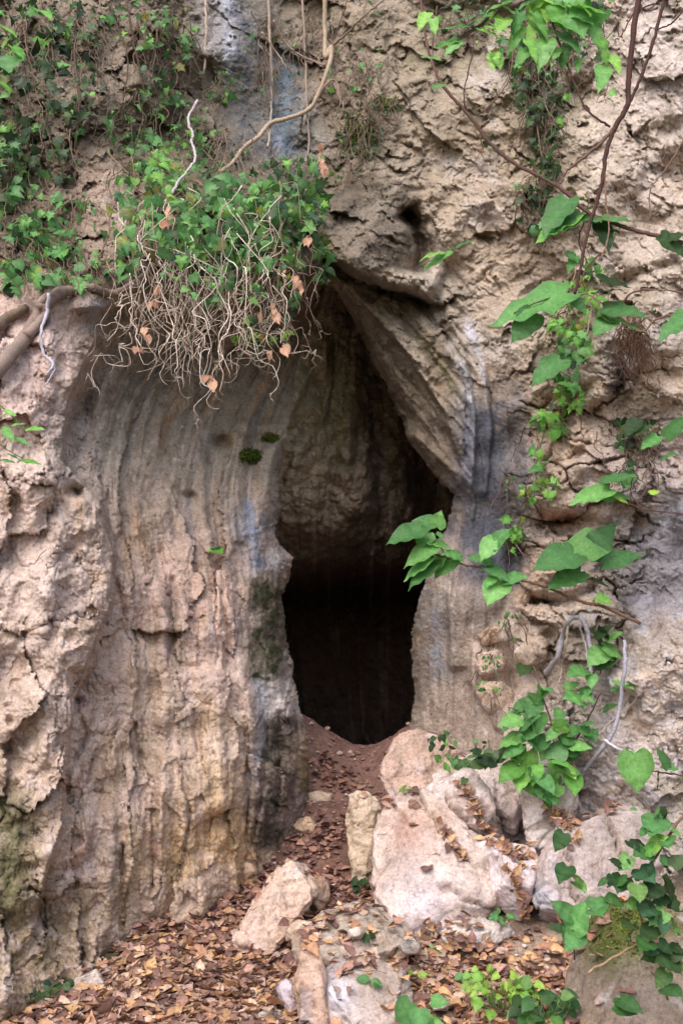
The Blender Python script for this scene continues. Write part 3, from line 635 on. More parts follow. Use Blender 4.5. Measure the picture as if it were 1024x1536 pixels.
rock('rock','narrow ribbed rock standing on edge left of the front white faced block',[(440,1470),(452,1425),(474,1410),(492,1460),(500,1520),(498,1600),(470,1600),(444,1545)],4.5,.3,(196,168,152),tilt=.12,facet=.05)
rock('boulder','front block with a white left face and a dusty grey top at the bottom edge',[(483,1455),(500,1434),(560,1430),(612,1452),(625,1500),(620,1600),(500,1610),(486,1520)],4.36,.5,(186,172,166),'boulder',tilt=.3,facet=.05,stains=[(505,1500,26,(215,215,232),.8),(570,1470,40,(150,132,118),.6)])
rock('rock','small pale blue rock poking out of the leaves left of the ribbed rock',[(412,1478),(430,1465),(446,1480),(452,1510),(440,1530),(418,1505)],4.7,.18,(200,190,200),facet=.03,voxel=.008)
rock('rock','flat buff rock at the foot of the pink and white boulder',[(640,1420),(665,1385),(720,1372),(760,1392),(770,1425),(720,1445),(660,1448)],5.1,.4,(172,152,140),tilt=.35,facet=.03)
rock('boulder','white angular rock under the low leaves of the sapling, left of the broad grey slab',[(776,1175),(800,1140),(850,1150),(872,1200),(862,1262),(815,1285),(785,1262)],5.6,.5,(214,204,202),'boulder',tilt=.2)
rock('boulder','tall pale block behind the sapling stems, right of the wedge shaped white rock',[(752,1095),(790,1062),(850,1075),(880,1130),(860,1180),(800,1190),(760,1160)],5.95,.5,(204,188,180),'boulder',tilt=.15)
rock('rock','triangular white rock between the pink and white boulder and the knobbly white rock',[(690,1262),(735,1250),(775,1268),(768,1310),(745,1345),(715,1310)],5.32,.4,(220,206,204),tilt=.2)
rock('rock','low white ledge rock showing under the leaves in front of the pink and white boulder',[(650,1392),(700,1372),(760,1380),(778,1402),(740,1425),(668,1424)],5.0,.4,(206,196,192),tilt=.3)
gS='small loose stones on the path'
def stone(label,o,Y,c): rock('stone',label,o,Y,.14,c,'stone',gS,voxel=.007,disp=.6,cuts=6)
stone('pale flat stone highest on the path, near the bare red earth',[(460,1190),(478,1184),(500,1190),(498,1203),(475,1208),(462,1204)],6.75,(200,180,160))
stone('rounded buff stone lying in the leaves midway up the path',[(437,1240),(448,1226),(466,1224),(477,1240),(472,1252),(442,1254)],6.45,(205,176,150))
stone('tiny reddish stone tucked just below the highest flat stone',[(452,1203),(462,1198),(470,1206),(464,1214),(454,1212)],6.7,(185,150,130))
stone('buff stone at the foot of the left wall beside the pointed boulder',[(343,1300),(362,1290),(384,1292),(386,1310),(362,1324),(344,1318)],5.95,(212,184,156))
stone('small upright chip leaning behind the buff stone at the wall foot',[(352,1282),(366,1276),(374,1290),(364,1300),(352,1298)],6.05,(196,170,146))
stone('white stone half buried in the leaves at the lower left',[(104,1478),(118,1462),(146,1452),(162,1474),(158,1492),(112,1494)],4.9,(214,200,194))
stone('small grey white stone among leaves at the bottom centre',[(385,1520),(405,1508),(425,1512),(428,1530),(400,1540),(386,1536)],4.68,(200,188,184))
stone('little pale stone among leaves below the pink and white boulder',[(520,1395),(536,1388),(548,1398),(542,1408),(524,1408)],5.0,(205,192,184))
stone('pale angular stone between the leaning boulder and the flat grey rock',[(425,1395),(445,1378),(470,1380),(478,1400),(450,1415),(428,1412)],5.2,(200,180,164))
stone('whitish chip on the leaves right of the front white faced block',[(640,1505),(656,1494),(676,1500),(672,1516),(648,1520)],4.55,(210,200,194))
stone('grey stone under the pink and white boulder, next to the flat buff rock',[(592,1418),(610,1406),(634,1412),(636,1430),(606,1436)],4.98,(180,168,158))
stone('small white stone at the foot of the broad grey slab',[(776,1405),(792,1396),(806,1408),(800,1420),(780,1420)],5.3,(216,206,200))
gW='blocks wedged in the right wall'
for (lb,o,Y,c) in [('rounded pale block wedged in the niche of the right wall, widest of its group',[(768,978),(778,964),(805,962),(822,974),(820,992),(790,1000),(770,994)],6.2,(200,180,164)),
  ('buff block sticking out of the right wall above the two lower wedged blocks',[(716,952),(730,938),(755,938),(764,952),(748,966),(722,968)],6.38,(198,170,150)),
  ('pale block wedged left of the rounded block in the niche',[(710,996),(722,978),(748,974),(760,992),(752,1016),(720,1020)],6.3,(206,182,168)),
  ('hanging pale block at the bottom of the niche in the right wall',[(712,1040),(722,1022),(752,1020),(772,1040),(775,1066),(752,1084),(724,1066)],6.25,(200,176,160))]:
    rock('stone',lb,o,Y,.3,c,'stone',gW,voxel=.008,disp=.8,facet=.035)
print('rocks done')

# ground + rocks as a target for things that lie on them
def bvh_ground():
    V=np.stack([GX,GY,GZ],-1); i0,i1=np.searchsorted(gyy,[3.6,8.0]); j0,j1=np.searchsorted(gx,[-2.2,2.4])
    V=V[i0:i1:4,j0:j1:4]; F=grid_faces(V.shape[0],V.shape[1]); vs=[V.reshape(-1,3)]; fs=[list(map(int,q)) for q in F]; n=len(vs[0]); global NGF; NGF=len(fs)
    for v,f in rock_meshes:
        vs.append(v); fs+= [[i+n for i in q] for q in f]; n+=len(v)
    return BVHTree.FromPolygons(np.concatenate(vs).tolist(),fs)
BV=bvh_ground()
print('bvh')

# ------------------------------------------------------------ leaves and stems
T_IVY=[(0,0,0),(.05,.20,-.16),(.12,.50,-.06),(.26,.33,.22),(.36,.56,.44),(.5,.25,.50),(.72,.15,.72),(1,0,1)]
T_HEART=[(0,0,0),(.04,.26,-.13),(.2,.46,.12),(.42,.44,.42),(.66,.27,.70),(.85,.1,.88),(1,0,1.02)]
T_BROAD=[(0,0,0),(.06,.28,-.08),(.2,.50,.14),(.34,.36,.36),(.48,.50,.58),(.64,.26,.70),(.84,.14,.88),(1,0,1.02)]
T_LONG=[(0,0,0),(.15,.12,.15),(.4,.19,.4),(.65,.15,.67),(.85,.07,.87),(1,0,1)]
T_OVAL=[(0,0,0),(.12,.22,.08),(.35,.36,.35),(.62,.32,.63),(.85,.15,.87),(1,0,1)]
T_BROAD=[(0,0,0),(.05,.26,-.10),(.16,.43,.06),(.30,.44,.28),(.44,.36,.44),(.56,.34,.60),(.72,.22,.76),(.88,.08,.90),(1,0,1.02)]
def fine(t,n=2):
    q=crom_s(np.array(t,float),n); q[:,1]=np.maximum(q[:,1],0); return [tuple(x) for x in q]
def crom_s(pts,n):
    p=np.concatenate([[pts[0]],pts,[pts[-1]]]); out=[]
    for i in range(1,len(p)-2):
        for k in range(n):
            t=k/n; a,b,c,d=p[i-1],p[i],p[i+1],p[i+2]
            out.append(.5*((2*b)+(-a+c)*t+(2*a-5*b+4*c-d)*t*t+(-a+3*b-3*c+d)*t**3))
    out.append(p[-2]); return np.array(out)
T_HEARTF=fine(T_HEART,3);T_BROADF=fine(T_BROAD,3);T_LONGF=fine(T_LONG,2)
FINE={id(T_HEART):T_HEARTF,id(T_BROAD):T_BROADF,id(T_LONG):T_LONGF}
class Leaves:
    def __init__(s): s.V=[];s.F=[];s.C=[];s.n=0
    def add(s,pos,tip,nrm,size,tpl,color,cup=.25,bend=.25,fold=.25,wid=1.0,pet=.35):
        pos=np.asarray(pos,float); t=np.asarray(tip,float); n=np.asarray(nrm,float)
        t=t/np.linalg.norm(t); x=np.cross(t,n); x/=np.linalg.norm(x)+1e-9; n=np.cross(x,t)
        mid=[(0,y) for y,w,yo in tpl]; L=[(-w*wid,yo) for y,w,yo in tpl]; Rr=[(w*wid,yo) for y,w,yo in tpl]
        pts=np.array(mid+L+Rr,float); k=len(tpl)
        z=fold*np.abs(pts[:,0])-cup*pts[:,0]**2*2-bend*pts[:,1]**2
        z=z+ .03*np.sin(pts[:,0]*19+pts[:,1]*13+s.n)
        W=pos+size*(pts[:,:1]*x+pts[:,1:2]*t+z[:,None]*n)
        if pet:
            e=size*.012
            W=np.concatenate([W,[pos-x*e,pos+x*e,pos-t*pet*size-n*.05*size+x*e,pos-t*pet*size-n*.05*size-x*e]])
        s.V.append(W); b=s.n
        for i in range(k-1):
            s.F.append((b+i,b+i+1,b+k+i+1,b+k+i)); s.F.append((b+i,b+2*k+i,b+2*k+i+1,b+i+1))
        if pet: s.F.append((b+3*k,b+3*k+1,b+3*k+2,b+3*k+3))
        c=np.ones((len(W),3))*np.asarray(color); c[:k]*=1.35; m3=np.where(np.arange(k)%3==0,1.16,.96) if k>10 else np.full(k,1.0); c[k:3*k]*=(np.tile(m3,2)*(.94+.12*R.rand(2*k)))[:,None]
        s.C.append(c); s.n+=len(W)
    def build(s,name,mat,parent=None,**k):
        if not s.V: return None
        V=np.concatenate(s.V); return mesh_obj(name,V,[tuple(dict.fromkeys(f)) for f in s.F],mat,parent,np.concatenate(s.C),origin=V.mean(0) if parent is None else None,**k)
def crom(pts,n=6):
    pts=np.asarray(pts,float); p=np.concatenate([[2*pts[0]-pts[1]],pts,[2*pts[-1]-pts[-2]]]); out=[]
    for i in range(1,len(p)-2):
        for k in range(n):
            t=k/n; a,b,c,d=p[i-1],p[i],p[i+1],p[i+2]
            out.append(.5*((2*b)+(-a+c)*t+(2*a-5*b+4*c-d)*t*t+(-a+3*b-3*c+d)*t**3))
    out.append(p[-2]); return np.array(out)
class Tubes:
    def __init__(s): s.V=[];s.F=[];s.C=[];s.n=0
    def add(s,pts,r0,r1,color,sides=6,knob=.18):
        pts=np.asarray(pts,float); m=len(pts); t=np.gradient(pts,axis=0); t/=np.linalg.norm(t,axis=1,keepdims=True)+1e-9
        ref=np.array([.31,.9,.3]); a=np.cross(t,ref); a/=np.linalg.norm(a,axis=1,keepdims=True)+1e-9; b=np.cross(t,a)
        rr=np.linspace(r0,r1,m)*(1+knob*(R.rand(m)-.5)*2)
        th=np.arange(sides)*2*math.pi/sides
        V=pts[:,None]+rr[:,None,None]*(np.cos(th)[None,:,None]*a[:,None]+np.sin(th)[None,:,None]*b[:,None])
        s.V.append(V.reshape(-1,3)); n=s.n
        i=np.arange(m*sides).reshape(m,sides); j=np.roll(i,-1,axis=1)
        F=np.stack([i[:-1],j[:-1],j[1:],i[1:]],-1).reshape(-1,4)+n; s.F+=F.tolist()
        s.F.append((i[0]+n).tolist()[::-1]); s.F.append((i[-1]+n).tolist())
        c=np.ones((m*sides,3))*np.asarray(color)*(1+.18*(R.rand(m).repeat(sides)[:,None]-.5)); s.C.append(c); s.n+=m*sides
    def build(s,name,mat,parent=None):
        if not s.V: return None
        V=np.concatenate(s.V); return mesh_obj(name,V,s.F,mat,parent,np.concatenate(s.C),origin=V.mean(0) if parent is None else None)
def wander(a,b,n,amp,droop=0.0):
    """irregular path between two world points"""
    a=np.asarray(a,float);b=np.asarray(b,float); L=np.linalg.norm(b-a); t=np.linspace(0,1,n)[:,None]
    w=np.cumsum(R.normal(size=(n,3)),0); w-=w[0]+(w[-1]-w[0])*t; w*=amp*L/(np.abs(w).max()+1e-6)
    p=a+(b-a)*t+w; p[:,2]-=droop*(4*t*(1-t))[:,0]; return crom(p,3)
def pxpath(pts,lift=None,Y=None,n=6,jit=0.006):
    o=[]
    for k,q in enumerate(pts):
        if len(q)==3: o.append(at(q[0],q[1],q[2]))
        elif Y is not None: o.append(at(q[0],q[1],Y))
        else: o.append(surf(q[0],q[1],lift if lift is not None else .03))
    c=crom(o,n); return c+R.normal(size=c.shape)*jit*.5
GR={'ivy':[(66,108,56),(82,122,62),(60,96,56),(96,132,70),(64,100,70),(58,86,50)],
    'bright':[(108,164,78),(122,174,86),(98,152,72),(134,180,88)],
    'dark':[(50,74,46),(58,84,50),(46,66,46),(66,90,52)],
    'mid':[(96,148,84),(86,134,80),(110,160,90),(78,124,72)],
    'lime':[(130,168,72),(146,180,80),(112,156,66)],
    'dead':[(178,140,118),(190,152,130),(164,126,106),(150,112,92)]}
def gc(k): 
    c=lin(GR[k][R.randint(len(GR[k]))]); return c*(.8+.4*R.rand())
def plant(name,label,cat,loc,group=None): return tag(empty(name,loc),label,cat,group)
def facing(k=.6): return np.array([R.normal()*k,-1+.2*R.normal(),.35+R.normal()*k])
def cluster(L,T,u,v,ru,rv,n,size,key,tpl=T_IVY,lift=(.03,.25),stemc=(96,78,64),edge=False,seedstem=.3,tipd=None,px=True):
    for _ in range(int(n*(.8 if v<300 else .78))):
        a=R.rand()*6.283; q=math.sqrt(R.rand())*1.1; x=u+ru*q*math.cos(a); y=v+rv*q*math.sin(a)
        if lift[1]<.3 and perlin(np.array([[x/22,y/22,4.4]],f32))[0]<-.12 and R.rand()<.85: continue
        p=surf(x,y,lift[0]+(lift[1]-lift[0])*R.rand()**1.5); kk_=key if R.rand()>.2 else ('bright','dark','mid')[R.randint(3)]; tp_=tpl if R.rand()<.7 else T_HEART
        tip=np.array([R.normal()*.8,-.35,-.7+.6*R.normal()]) if tipd is None else np.array(tipd)+R.normal(size=3)*.35
        L.add(p,tip,facing(.75),size*(.35+1.05*R.rand()),tp_,gc(kk_)*(1 if R.rand()>.05 else np.array([1.7,.8,.7])),cup=.25+.3*R.normal(),bend=.25+.3*R.rand(),pet=.5)
        if T is not None and R.rand()<seedstem:
            T.add(wander(p,surf(x+R.normal()*18,y-14-R.rand()*26,.02),4,.15),.0022,.003,lin(stemc),4)

# ---- stuff: moss cushions on the cliff (part of things below) -------------------
def mossy(label,u,v,ru,rv,n,key=(72,90,36),hang=0.0):
    L=Leaves()
    for _ in range(n):
        a=R.rand()*6.283;q=math.sqrt(R.rand()); x=u+ru*q*math.cos(a); y=v+rv*q*math.sin(a)
        if n>300 and perlin(np.array([[x/13,y/13,v/50]],f32))[0]<(q-.8)*.8: continue
        p=surf(x,y,-.01+.04*R.rand()*(1-q))
        L.add(p,(R.normal()*.9,-.5,.1-hang*1.4+R.normal()*.7),facing(.9),.012+.022*R.rand(),T_LONG,lin(key)*(.7+1.1*R.rand()),pet=0)
    o=L.build('moss_cushion',M_MOSS); tag(o,label,'moss','moss cushions growing on the cliff'); return o
mossy('dark moss cushion hanging on the bulge just right of the cliff top water stain',538,200,34,34,1500,(66,80,38),.6)
mossy('small moss tuft on the ledge right above the hanging moss cushion',577,155,22,14,500,(74,88,40),.2)
mossy('round moss patch in the hollow of the left alcove wall beside the cave',376,684,17,12,500,(64,76,26))
mossy('little moss patch on the lip above the round moss patch',405,657,12,5,180,(70,80,30))

# ---- hanging ivy over the alcove -------------------------------------------------
base=surf(300,300,.1)
hv=plant('hanging_ivy','thick green ivy with a pale tangle of dry stems hanging over the left alcove',"ivy",base)
L=Leaves()
for c in [(420,330,52,58,170,.07,'ivy'),(460,300,30,40,70,.065,'ivy'),(380,300,50,40,90,.065,'mid'),(400,390,60,40,80,.06,'ivy'),(340,350,65,60,130,.06,'mid'),(300,340,50,50,70,.07,'mid'),(250,330,50,40,50,.07,'mid'),
          (220,300,50,50,50,.07,'mid'),(190,350,40,60,40,.07,'mid'),(260,230,60,40,60,.07,'mid'),(300,265,40,30,40,.06,'ivy'),(310,400,60,30,45,.065,'ivy'),(240,250,50,30,40,.06,'bright'),(450,250,40,16,25,.06,'ivy')]:
    cluster(L,None,c[0],c[1],c[2],c[3],c[4],c[5],c[6],lift=(.05,.38))
cluster(L,None,480,385,16,30,24,.07,'ivy',lift=(.15,.35)); cluster(L,None,490,410,14,12,10,.075,'ivy',lift=(.15,.3))
cluster(L,None,430,440,12,60,26,.055,'ivy',lift=(.6,.9)); cluster(L,None,385,480,26,50,40,.05,'ivy',lift=(.75,1.05)); cluster(L,None,300,370,110,45,70,.06,'mid',lift=(.38,.6)); cluster(L,None,330,430,70,30,26,.05,'mid',lift=(.5,.8))
cluster(L,None,380,505,28,18,22,.045,'lime',lift=(.9,1.1)); cluster(L,None,428,505,8,16,8,.05,'lime',lift=(.9,1.2))
L.build('foliage',M_LEAF,hv)
T=Tubes(); D_=Leaves()
tan=[(206,190,178),(190,174,162),(176,160,148),(218,204,192),(160,142,130)]
def yout(v): return 5.62+.0*v
def strand(u0,v0,u1,v1,r,curl=True,c=None,Yb=None,n=11,amp=.13):
    Yb=Yb or (5.45+.35*R.rand()); a=at(u0,v0,Yb); b=at(u1,v1,Yb+R.normal()*.07)
    p=wander(a,b,n,amp)
    if curl:
        e=p[-1]; k=R.choice([-1,1]); rr=.015+.05*R.rand()**2; th=np.linspace(0,.8+1.6*R.rand(),7)[1:]
        p=np.concatenate([p,np.stack([e[0]+k*rr*(1-np.cos(th)),e[1]+0*th+.02*th,e[2]-rr*np.sin(th)],-1)])
    T.add(p,r,r*.4,lin(c or tan[R.randint(5)]),5,.3)
    for _ in range(2):
        i=R.randint(len(p)//2,len(p)-1); T.add(wander(p[i],p[i]+np.array([R.normal()*.04,R.normal()*.03,-.02-.05*R.rand()]),4,.25),r*.4,r*.15,lin(tan[R.randint(5)]),4,.25)
    return p
for k in range(66):
    u0=175+250*R.rand(); v0=270+150*R.rand(); lim=np.interp(u0,[180,230,300,350,430],[500,560,600,590,540])
    v1=430+(lim-430)*R.rand()**.6; u1=u0*.8+300*.2+R.normal()*34
    p=strand(u0,v0,u1,v1,.0018+.0024*R.rand()**2,R.rand()<.4,amp=.10+.08*R.rand())
    if R.rand()<.5:
        i=len(p)//2; q=wander(p[i],p[i]+np.array([R.normal()*.12,R.normal()*.05,-.1-.22*R.rand()]),7,.2); T.add(q,.003,.0015,lin(tan[R.randint(5)]),5,.25)
for (u0,v0,u1,v1) in [(300,400,297,625),(330,420,310,600),(345,430,330,585),(280,420,300,575),(240,430,262,555),(195,410,212,520),(225,380,240,560),(365,400,418,572),(180,440,175,480),(350,360,345,560)]:
    strand(u0,v0,u1,v1,.0036,True,(214,198,186),5.45)
for k in range(26):        # slanting and looping cross strands
    u0=190+230*R.rand(); v0=330+170*R.rand(); p=strand(u0,v0,u0+R.normal()*60,v0+25+45*R.rand(),.002+.002*R.rand(),True,amp=.3)
    for _ in range(2):
        i=R.randint(3,len(p)-2); T.add(wander(p[i],p[i]+np.array([R.normal()*.07,R.normal()*.03,-.03-.08*R.rand()]),5,.25),.0018,.0009,lin(tan[R.randint(5)]),4,.25)
for k in range(36):        # brown wiry background of the bank
    u0=150+290*R.rand(); v0=220+160*R.rand(); a=surf(u0,v0,.08+.2*R.rand()); b=surf(u0+R.normal()*40,v0+20+70*R.rand(),.08+.2*R.rand())
    T.add(wander(a,b,9,.18),.003,.002,lin((150,126,108) if R.rand()<.6 else (104,84,70)),5,.25)
for k in range(26):
    u0=360+110*R.rand(); v0=330+60*R.rand(); strand(u0,v0,u0+R.normal()*14,v0+50+90*R.rand(),.0028,False,(120,98,86),5.9)
T.build('dry_stems',M_BARK,hv)
for (u,v) in [(208,520),(258,320),(245,330),(290,345),(236,440),(218,500),(410,468),(405,535),(462,360),(445,420),(440,375),(484,215),(487,255),(480,240),(412,470),(428,516),(305,565),(320,575),(230,452),(450,430),(420,400),(390,465)]:
    for _ in range(2): D_.add(at(u+R.normal()*3,v+R.normal()*4,5.45+.3*R.rand()),(R.normal()*.4,-.2,-1),facing(),.036+.026*R.rand(),T_HEART,gc('dead'),cup=.9,fold=.9)
D_.build('dead_leaves',M_DEAD,hv)

# ---- creepers over the cliff top and left ----------------------------------------
def creeper(name,label,cat,patches,stems,key,nst=12,srange=40,stemc=(110,92,80),lift=(.02,.16),tpl=T_IVY,base=None):
    L=Leaves();T=Tubes(); u,v=patches[0][:2]; h=plant(name,label,cat,surf(u,v,0) if base is None else base)
    for (u,v,ru,rv,n,s) in patches:
        cluster(L,None,u,v,ru,rv,n,s,key if R.rand()<.8 else 'mid',tpl,lift)
        for _ in range(int(nst*n/100)+2):
            x=u+R.normal()*ru*.5; y=v-rv*R.rand(); T.add(wander(surf(x,y,.03+.08*R.rand()),surf(x+R.normal()*srange*.5,y+srange+rv*R.rand(),.03+.06*R.rand()),8,.12),.004,.002,lin(stemc)*(.6+.7*R.rand()),5,.25)
    for (pts,r0,r1,c) in stems: T.add(pxpath(pts,.05),r0,r1,lin(c),7)
    L.build('foliage',M_LEAF,h); T.build('stem',M_BARK,h); return h
creeper('ivy_plant','dark ivy curtain covering the top left corner of the cliff','ivy',[(40,60,60,60,150,.07),(110,110,40,90,110,.06),(30,170,50,60,110,.07),(60,230,60,50,110,.065),(120,30,60,30,70,.06)],
  [([(118,10),(112,80),(120,150),(112,230)],.012,.006,(86,72,62)),([(60,0),(80,90),(70,180),(95,260)],.008,.004,(96,82,70)),([(150,0),(158,60),(150,150)],.006,.003,(120,104,92))],'dark')
creeper('ivy_plant','ivy along the left edge of the bank, just above the thick grey root','ivy',[(30,300,50,50,90,.065),(40,390,55,40,130,.065),(110,330,50,40,50,.05),(110,400,60,30,90,.06),(60,350,50,30,70,.06),(10,250,20,40,40,.07)],[([(170,300),(160,360),(130,410)],.006,.004,(120,100,88))],'mid')
creeper('ivy_plant','loose green creeper with fine brown stems between the ivy curtain and the blue stain','ivy',[(250,90,50,60,130,.05),(210,180,50,50,90,.05),(330,130,20,24,30,.06),(230,40,60,40,80,.05),(290,190,40,40,60,.045),(200,250,50,40,60,.05)],
  [([(190,0),(200,60),(215,130),(230,190)],.007,.004,(84,66,56)),([(160,0),(180,40),(192,90),(186,150)],.006,.004,(80,64,54))],'ivy',nst=22)
creeper('creeping_plant','sparse dark creeper speckling the cliff either side of the thick bare vine','ivy',[(470,60,50,50,30,.035),(540,110,50,40,40,.035),(400,110,40,60,30,.035),(330,220,40,30,40,.04),(440,245,50,18,40,.04)],
  [([(520,0),(500,60),(470,90)],.005,.003,(92,76,66)),([(550,0),(540,40),(500,90),(500,130)],.005,.003,(120,104,90))],'dark',nst=50,stemc=(120,104,92))
creeper('ivy_plant','dark ivy strip running down the cliff behind the top right branches','ivy',[(805,60,60,50,150,.05),(870,40,50,50,90,.05),(700,30,60,30,50,.045),(800,110,32,60,170,.05),(815,190,28,45,150,.05),(812,270,20,50,90,.045),(825,240,16,30,40,.05),(780,60,30,40,60,.06),(850,100,20,60,40,.05),(780,290,16,14,20,.045),(812,340,22,14,28,.055),(730,215,16,14,14,.045),(790,300,20,40,24,.04),(910,110,8,40,14,.05)],
  [([(790,40),(800,160),(815,260),(810,360)],.006,.004,(96,80,66))],'dark',nst=14)
creeper('hanging_vine','long bright green vine strand hanging down the right wall beside the slate pillar','vine',[(870,330,50,40,60,.045),(880,425,24,36,70,.05),(850,480,26,30,60,.05),(862,520,24,24,50,.055),(850,560,30,26,60,.06),(845,600,28,24,55,.055),(822,640,22,22,45,.055),(806,690,14,18,26,.05),(815,735,20,16,26,.055),(790,745,12,14,18,.05),(772,790,13,20,36,.05),(760,815,9,14,18,.045),(820,440,14,30,16,.04)],
  [([(862,400),(850,470),(840,540),(830,600)],.005,.003,(150,130,112)),([(890,440),(880,500),(872,550)],.004,.003,(190,170,150)),([(832,590),(812,660),(800,730),(775,790)],.005,.003,(96,120,70))],'bright',nst=5,lift=(.05,.22))

creeper('hanging_shrub','scruffy dark small leaved shrub growing round the hanging moss cushion on the bulge','shrub',[(540,195,32,42,190,.026),(577,155,26,16,90,.024),(530,235,24,18,50,.024),(515,260,24,16,30,.024)],[],'dark',nst=16,srange=30,tpl=T_OVAL,lift=(.02,.16))
# ---- bare vines ------------------------------------------------------------------
def bare(name,label,cat,items,parts='stem'):
    T=Tubes()
    for (pts,r0,r1,c,lf) in items: T.add(pxpath(pts,lf,n=8,jit=.004),r0,r1,lin(c),8,.12)
    return tag(T.build(name,M_BARK),label,cat)
bare('woody_vine','thick pale bare vine bending from the cliff top down to the hanging ivy','vine',[([(487,-20),(487,40),(488,85),(497,70),(494,95),(478,140),(462,165),(430,178),(405,185),(388,205),(365,222),(348,245),(330,258)],.019,.013,(168,150,132),.10),
  ([(410,30),(425,60),(445,80),(470,92),(486,98)],.009,.007,(140,122,108),.09),([(497,70),(520,50),(545,25),(575,0)],.010,.006,(120,104,90),.08),([(478,140),(500,120),(510,150),(505,170)],.007,.004,(150,130,118),.09)])
bare('woody_vine','straight pale stem hanging down the left rim of the blue stain','vine',[([(308,-20),(309,40),(306,110)],.012,.008,(176,160,148),.06)])
bare('woody_vine','pale stem hanging across the middle of the blue stain','vine',[([(402,-20),(405,60),(408,120),(406,180),(402,222)],.012,.008,(162,146,134),.06),([(392,48),(412,75),(432,104)],.007,.003,(190,165,145),.1)])
bare('woody_vine','thin pale stem hanging right of the thick bare vine to the ledge','vine',[([(452,-10),(458,80),(460,160),(463,220),(450,262)],.009,.006,(150,134,122),.06),([(500,120),(508,145),(515,160),(505,190)],.006,.003,(160,140,128),.08),([(482,215),(478,240),(470,262),(455,290)],.006,.003,(170,148,134),.15)])
bare('dead_twig','white twisted twig standing above the hanging ivy','twig',[([(296,150),(290,162),(283,175),(284,188),(290,203),(287,212),(292,225),(292,240),(280,258),(268,272),(258,290)],.009,.008,(178,170,174),.34)])
bare('tree_root','thick grey root running along the left edge from the ivy down to the pink rock','root',[([(-30,585),(5,545),(40,505),(62,468),(85,440),(110,436),(140,432),(170,440),(200,425),(225,405)],.048,.014,(132,116,108),.03),([(40,505),(70,470),(60,455),(90,435)],.028,.02,(140,122,114),.06),([(-20,505),(10,478),(40,462)],.04,.024,(110,96,82),.02),
  ([(74,440),(70,470),(62,500),(66,530),(80,545),(72,560)],.010,.006,(176,172,186),.15),([(80,540),(82,556),(66,580)],.007,.003,(176,172,186),.13)])
bare('tree_root','arched grey root looping over the stacked stones of the right wall','root',[([(818,1010),(835,985),(843,955),(852,932),(868,926),(878,940),(884,970),(886,1020),(888,1060)],.016,.011,(168,164,172),.12),([(852,935),(848,970),(842,1000),(838,1025)],.008,.004,(180,165,150),.1),([(866,935),(876,960),(880,990)],.007,.004,(176,168,170),.16)])
bare('tree_root','straight grey root hanging right of the arched one and joining the sapling base','root',[([(936,960),(936,1000),(930,1050),(920,1095),(900,1125),(880,1150),(868,1165)],.010,.013,(150,148,160),.12),([(905,1110),(925,1122),(945,1130)],.008,.005,(190,185,195),.14),([(900,1100),(912,1085),(940,1062),(960,1040)],.004,.002,(170,160,160),.14)])
# dry fibrous root mass
T=Tubes()
for k in range(120):
    u=925+R.rand()*40; v=470+R.rand()*50; a=surf(u,v,.1+.08*R.rand()); b=surf(u+R.normal()*12+8,v+20+R.rand()*50,.1+.08*R.rand()); T.add(wander(a,b,6,.2),.0025,.0012,lin((112,86,72))*(.6+.8*R.rand()),4)
tag(T.build('root_mass',M_BARK),'shaggy brown mass of dry fibres under the right hand vine','roots')
T=Tubes()
for (pts) in [[(1024,470),(985,478),(960,498),(925,470),(905,455),(880,440)],[(925,470),(945,440),(985,435),(1030,440)],[(960,498),(940,480),(955,450)],[(880,440),(850,450),(830,470)]]: T.add(pxpath(pts,.18),.006,.004,lin((128,100,88)),6)
tag(T.build('bare_branch',M_BARK),'crooked thin bare branch crossing above the shaggy brown fibres at right','branch')

# ---- branches with big leaves in front of the cliff ------------------------------
def branch(name,label,cat,stems,leaves,key,tpl=T_BROAD,Y=5.2,barkc=(92,72,66),dup=0):
    """stems: [(pts[(u,v) or (u,v,Y)],r0,r1)]; leaves: [(u,v,tip_u,tip_v,(key),width)] base and tip in the photograph"""
    T=Tubes();L=Leaves(); h=plant(name,label,cat,at(*(stems[0][0][0][:2]),Y))
    for s in stems: T.add(pxpath(s[0],Y=Y,n=8,jit=.003),s[1],s[2],lin(s[3] if len(s)>3 else barkc),7,.15)
    if dup:
        ex=[]
        for q in leaves:
            ex.append((q[0],q[1],q[0]+(q[2]-q[0])*.85,q[1]+(q[3]-q[1])*.85)+tuple(q[4:]))
            for _ in range(dup): ex.append((q[0]+R.normal()*14,q[1]+R.normal()*14,0,0)+tuple(q[4:])); e=ex[-1]; f_=.35+.5*R.rand(); g_=R.normal()*.6; dx,dy=(q[2]-q[0])*f_,(q[3]-q[1])*f_; ex[-1]=(e[0],e[1],e[0]+dx*math.cos(g_)-dy*math.sin(g_),e[1]+dx*math.sin(g_)+dy*math.cos(g_))+tuple(q[4:])
        leaves=ex
    for q in leaves:
        u,v,tu,tv=q[:4]; w=q[4] if len(q)>4 else 1.0; kk=q[5] if len(q)>5 else key
        y0=Y-.06*R.rand(); a=at(u,v,y0); b=at(tu,tv,y0-.10+.14*R.rand()); t=b-a; s=np.linalg.norm(t)
        n=np.array([R.normal()*.2,-.62+R.normal()*.12,.78])
        tq=q[6] if len(q)>6 else tpl
        L.add(a,t,n,s,FINE.get(id(tq),tq),gc(kk),cup=.15,bend=.12,fold=.22,wid=w*.86,pet=.15)
    T.build('stem',M_BARK,h); L.build('foliage',M_LEAF,h); return h
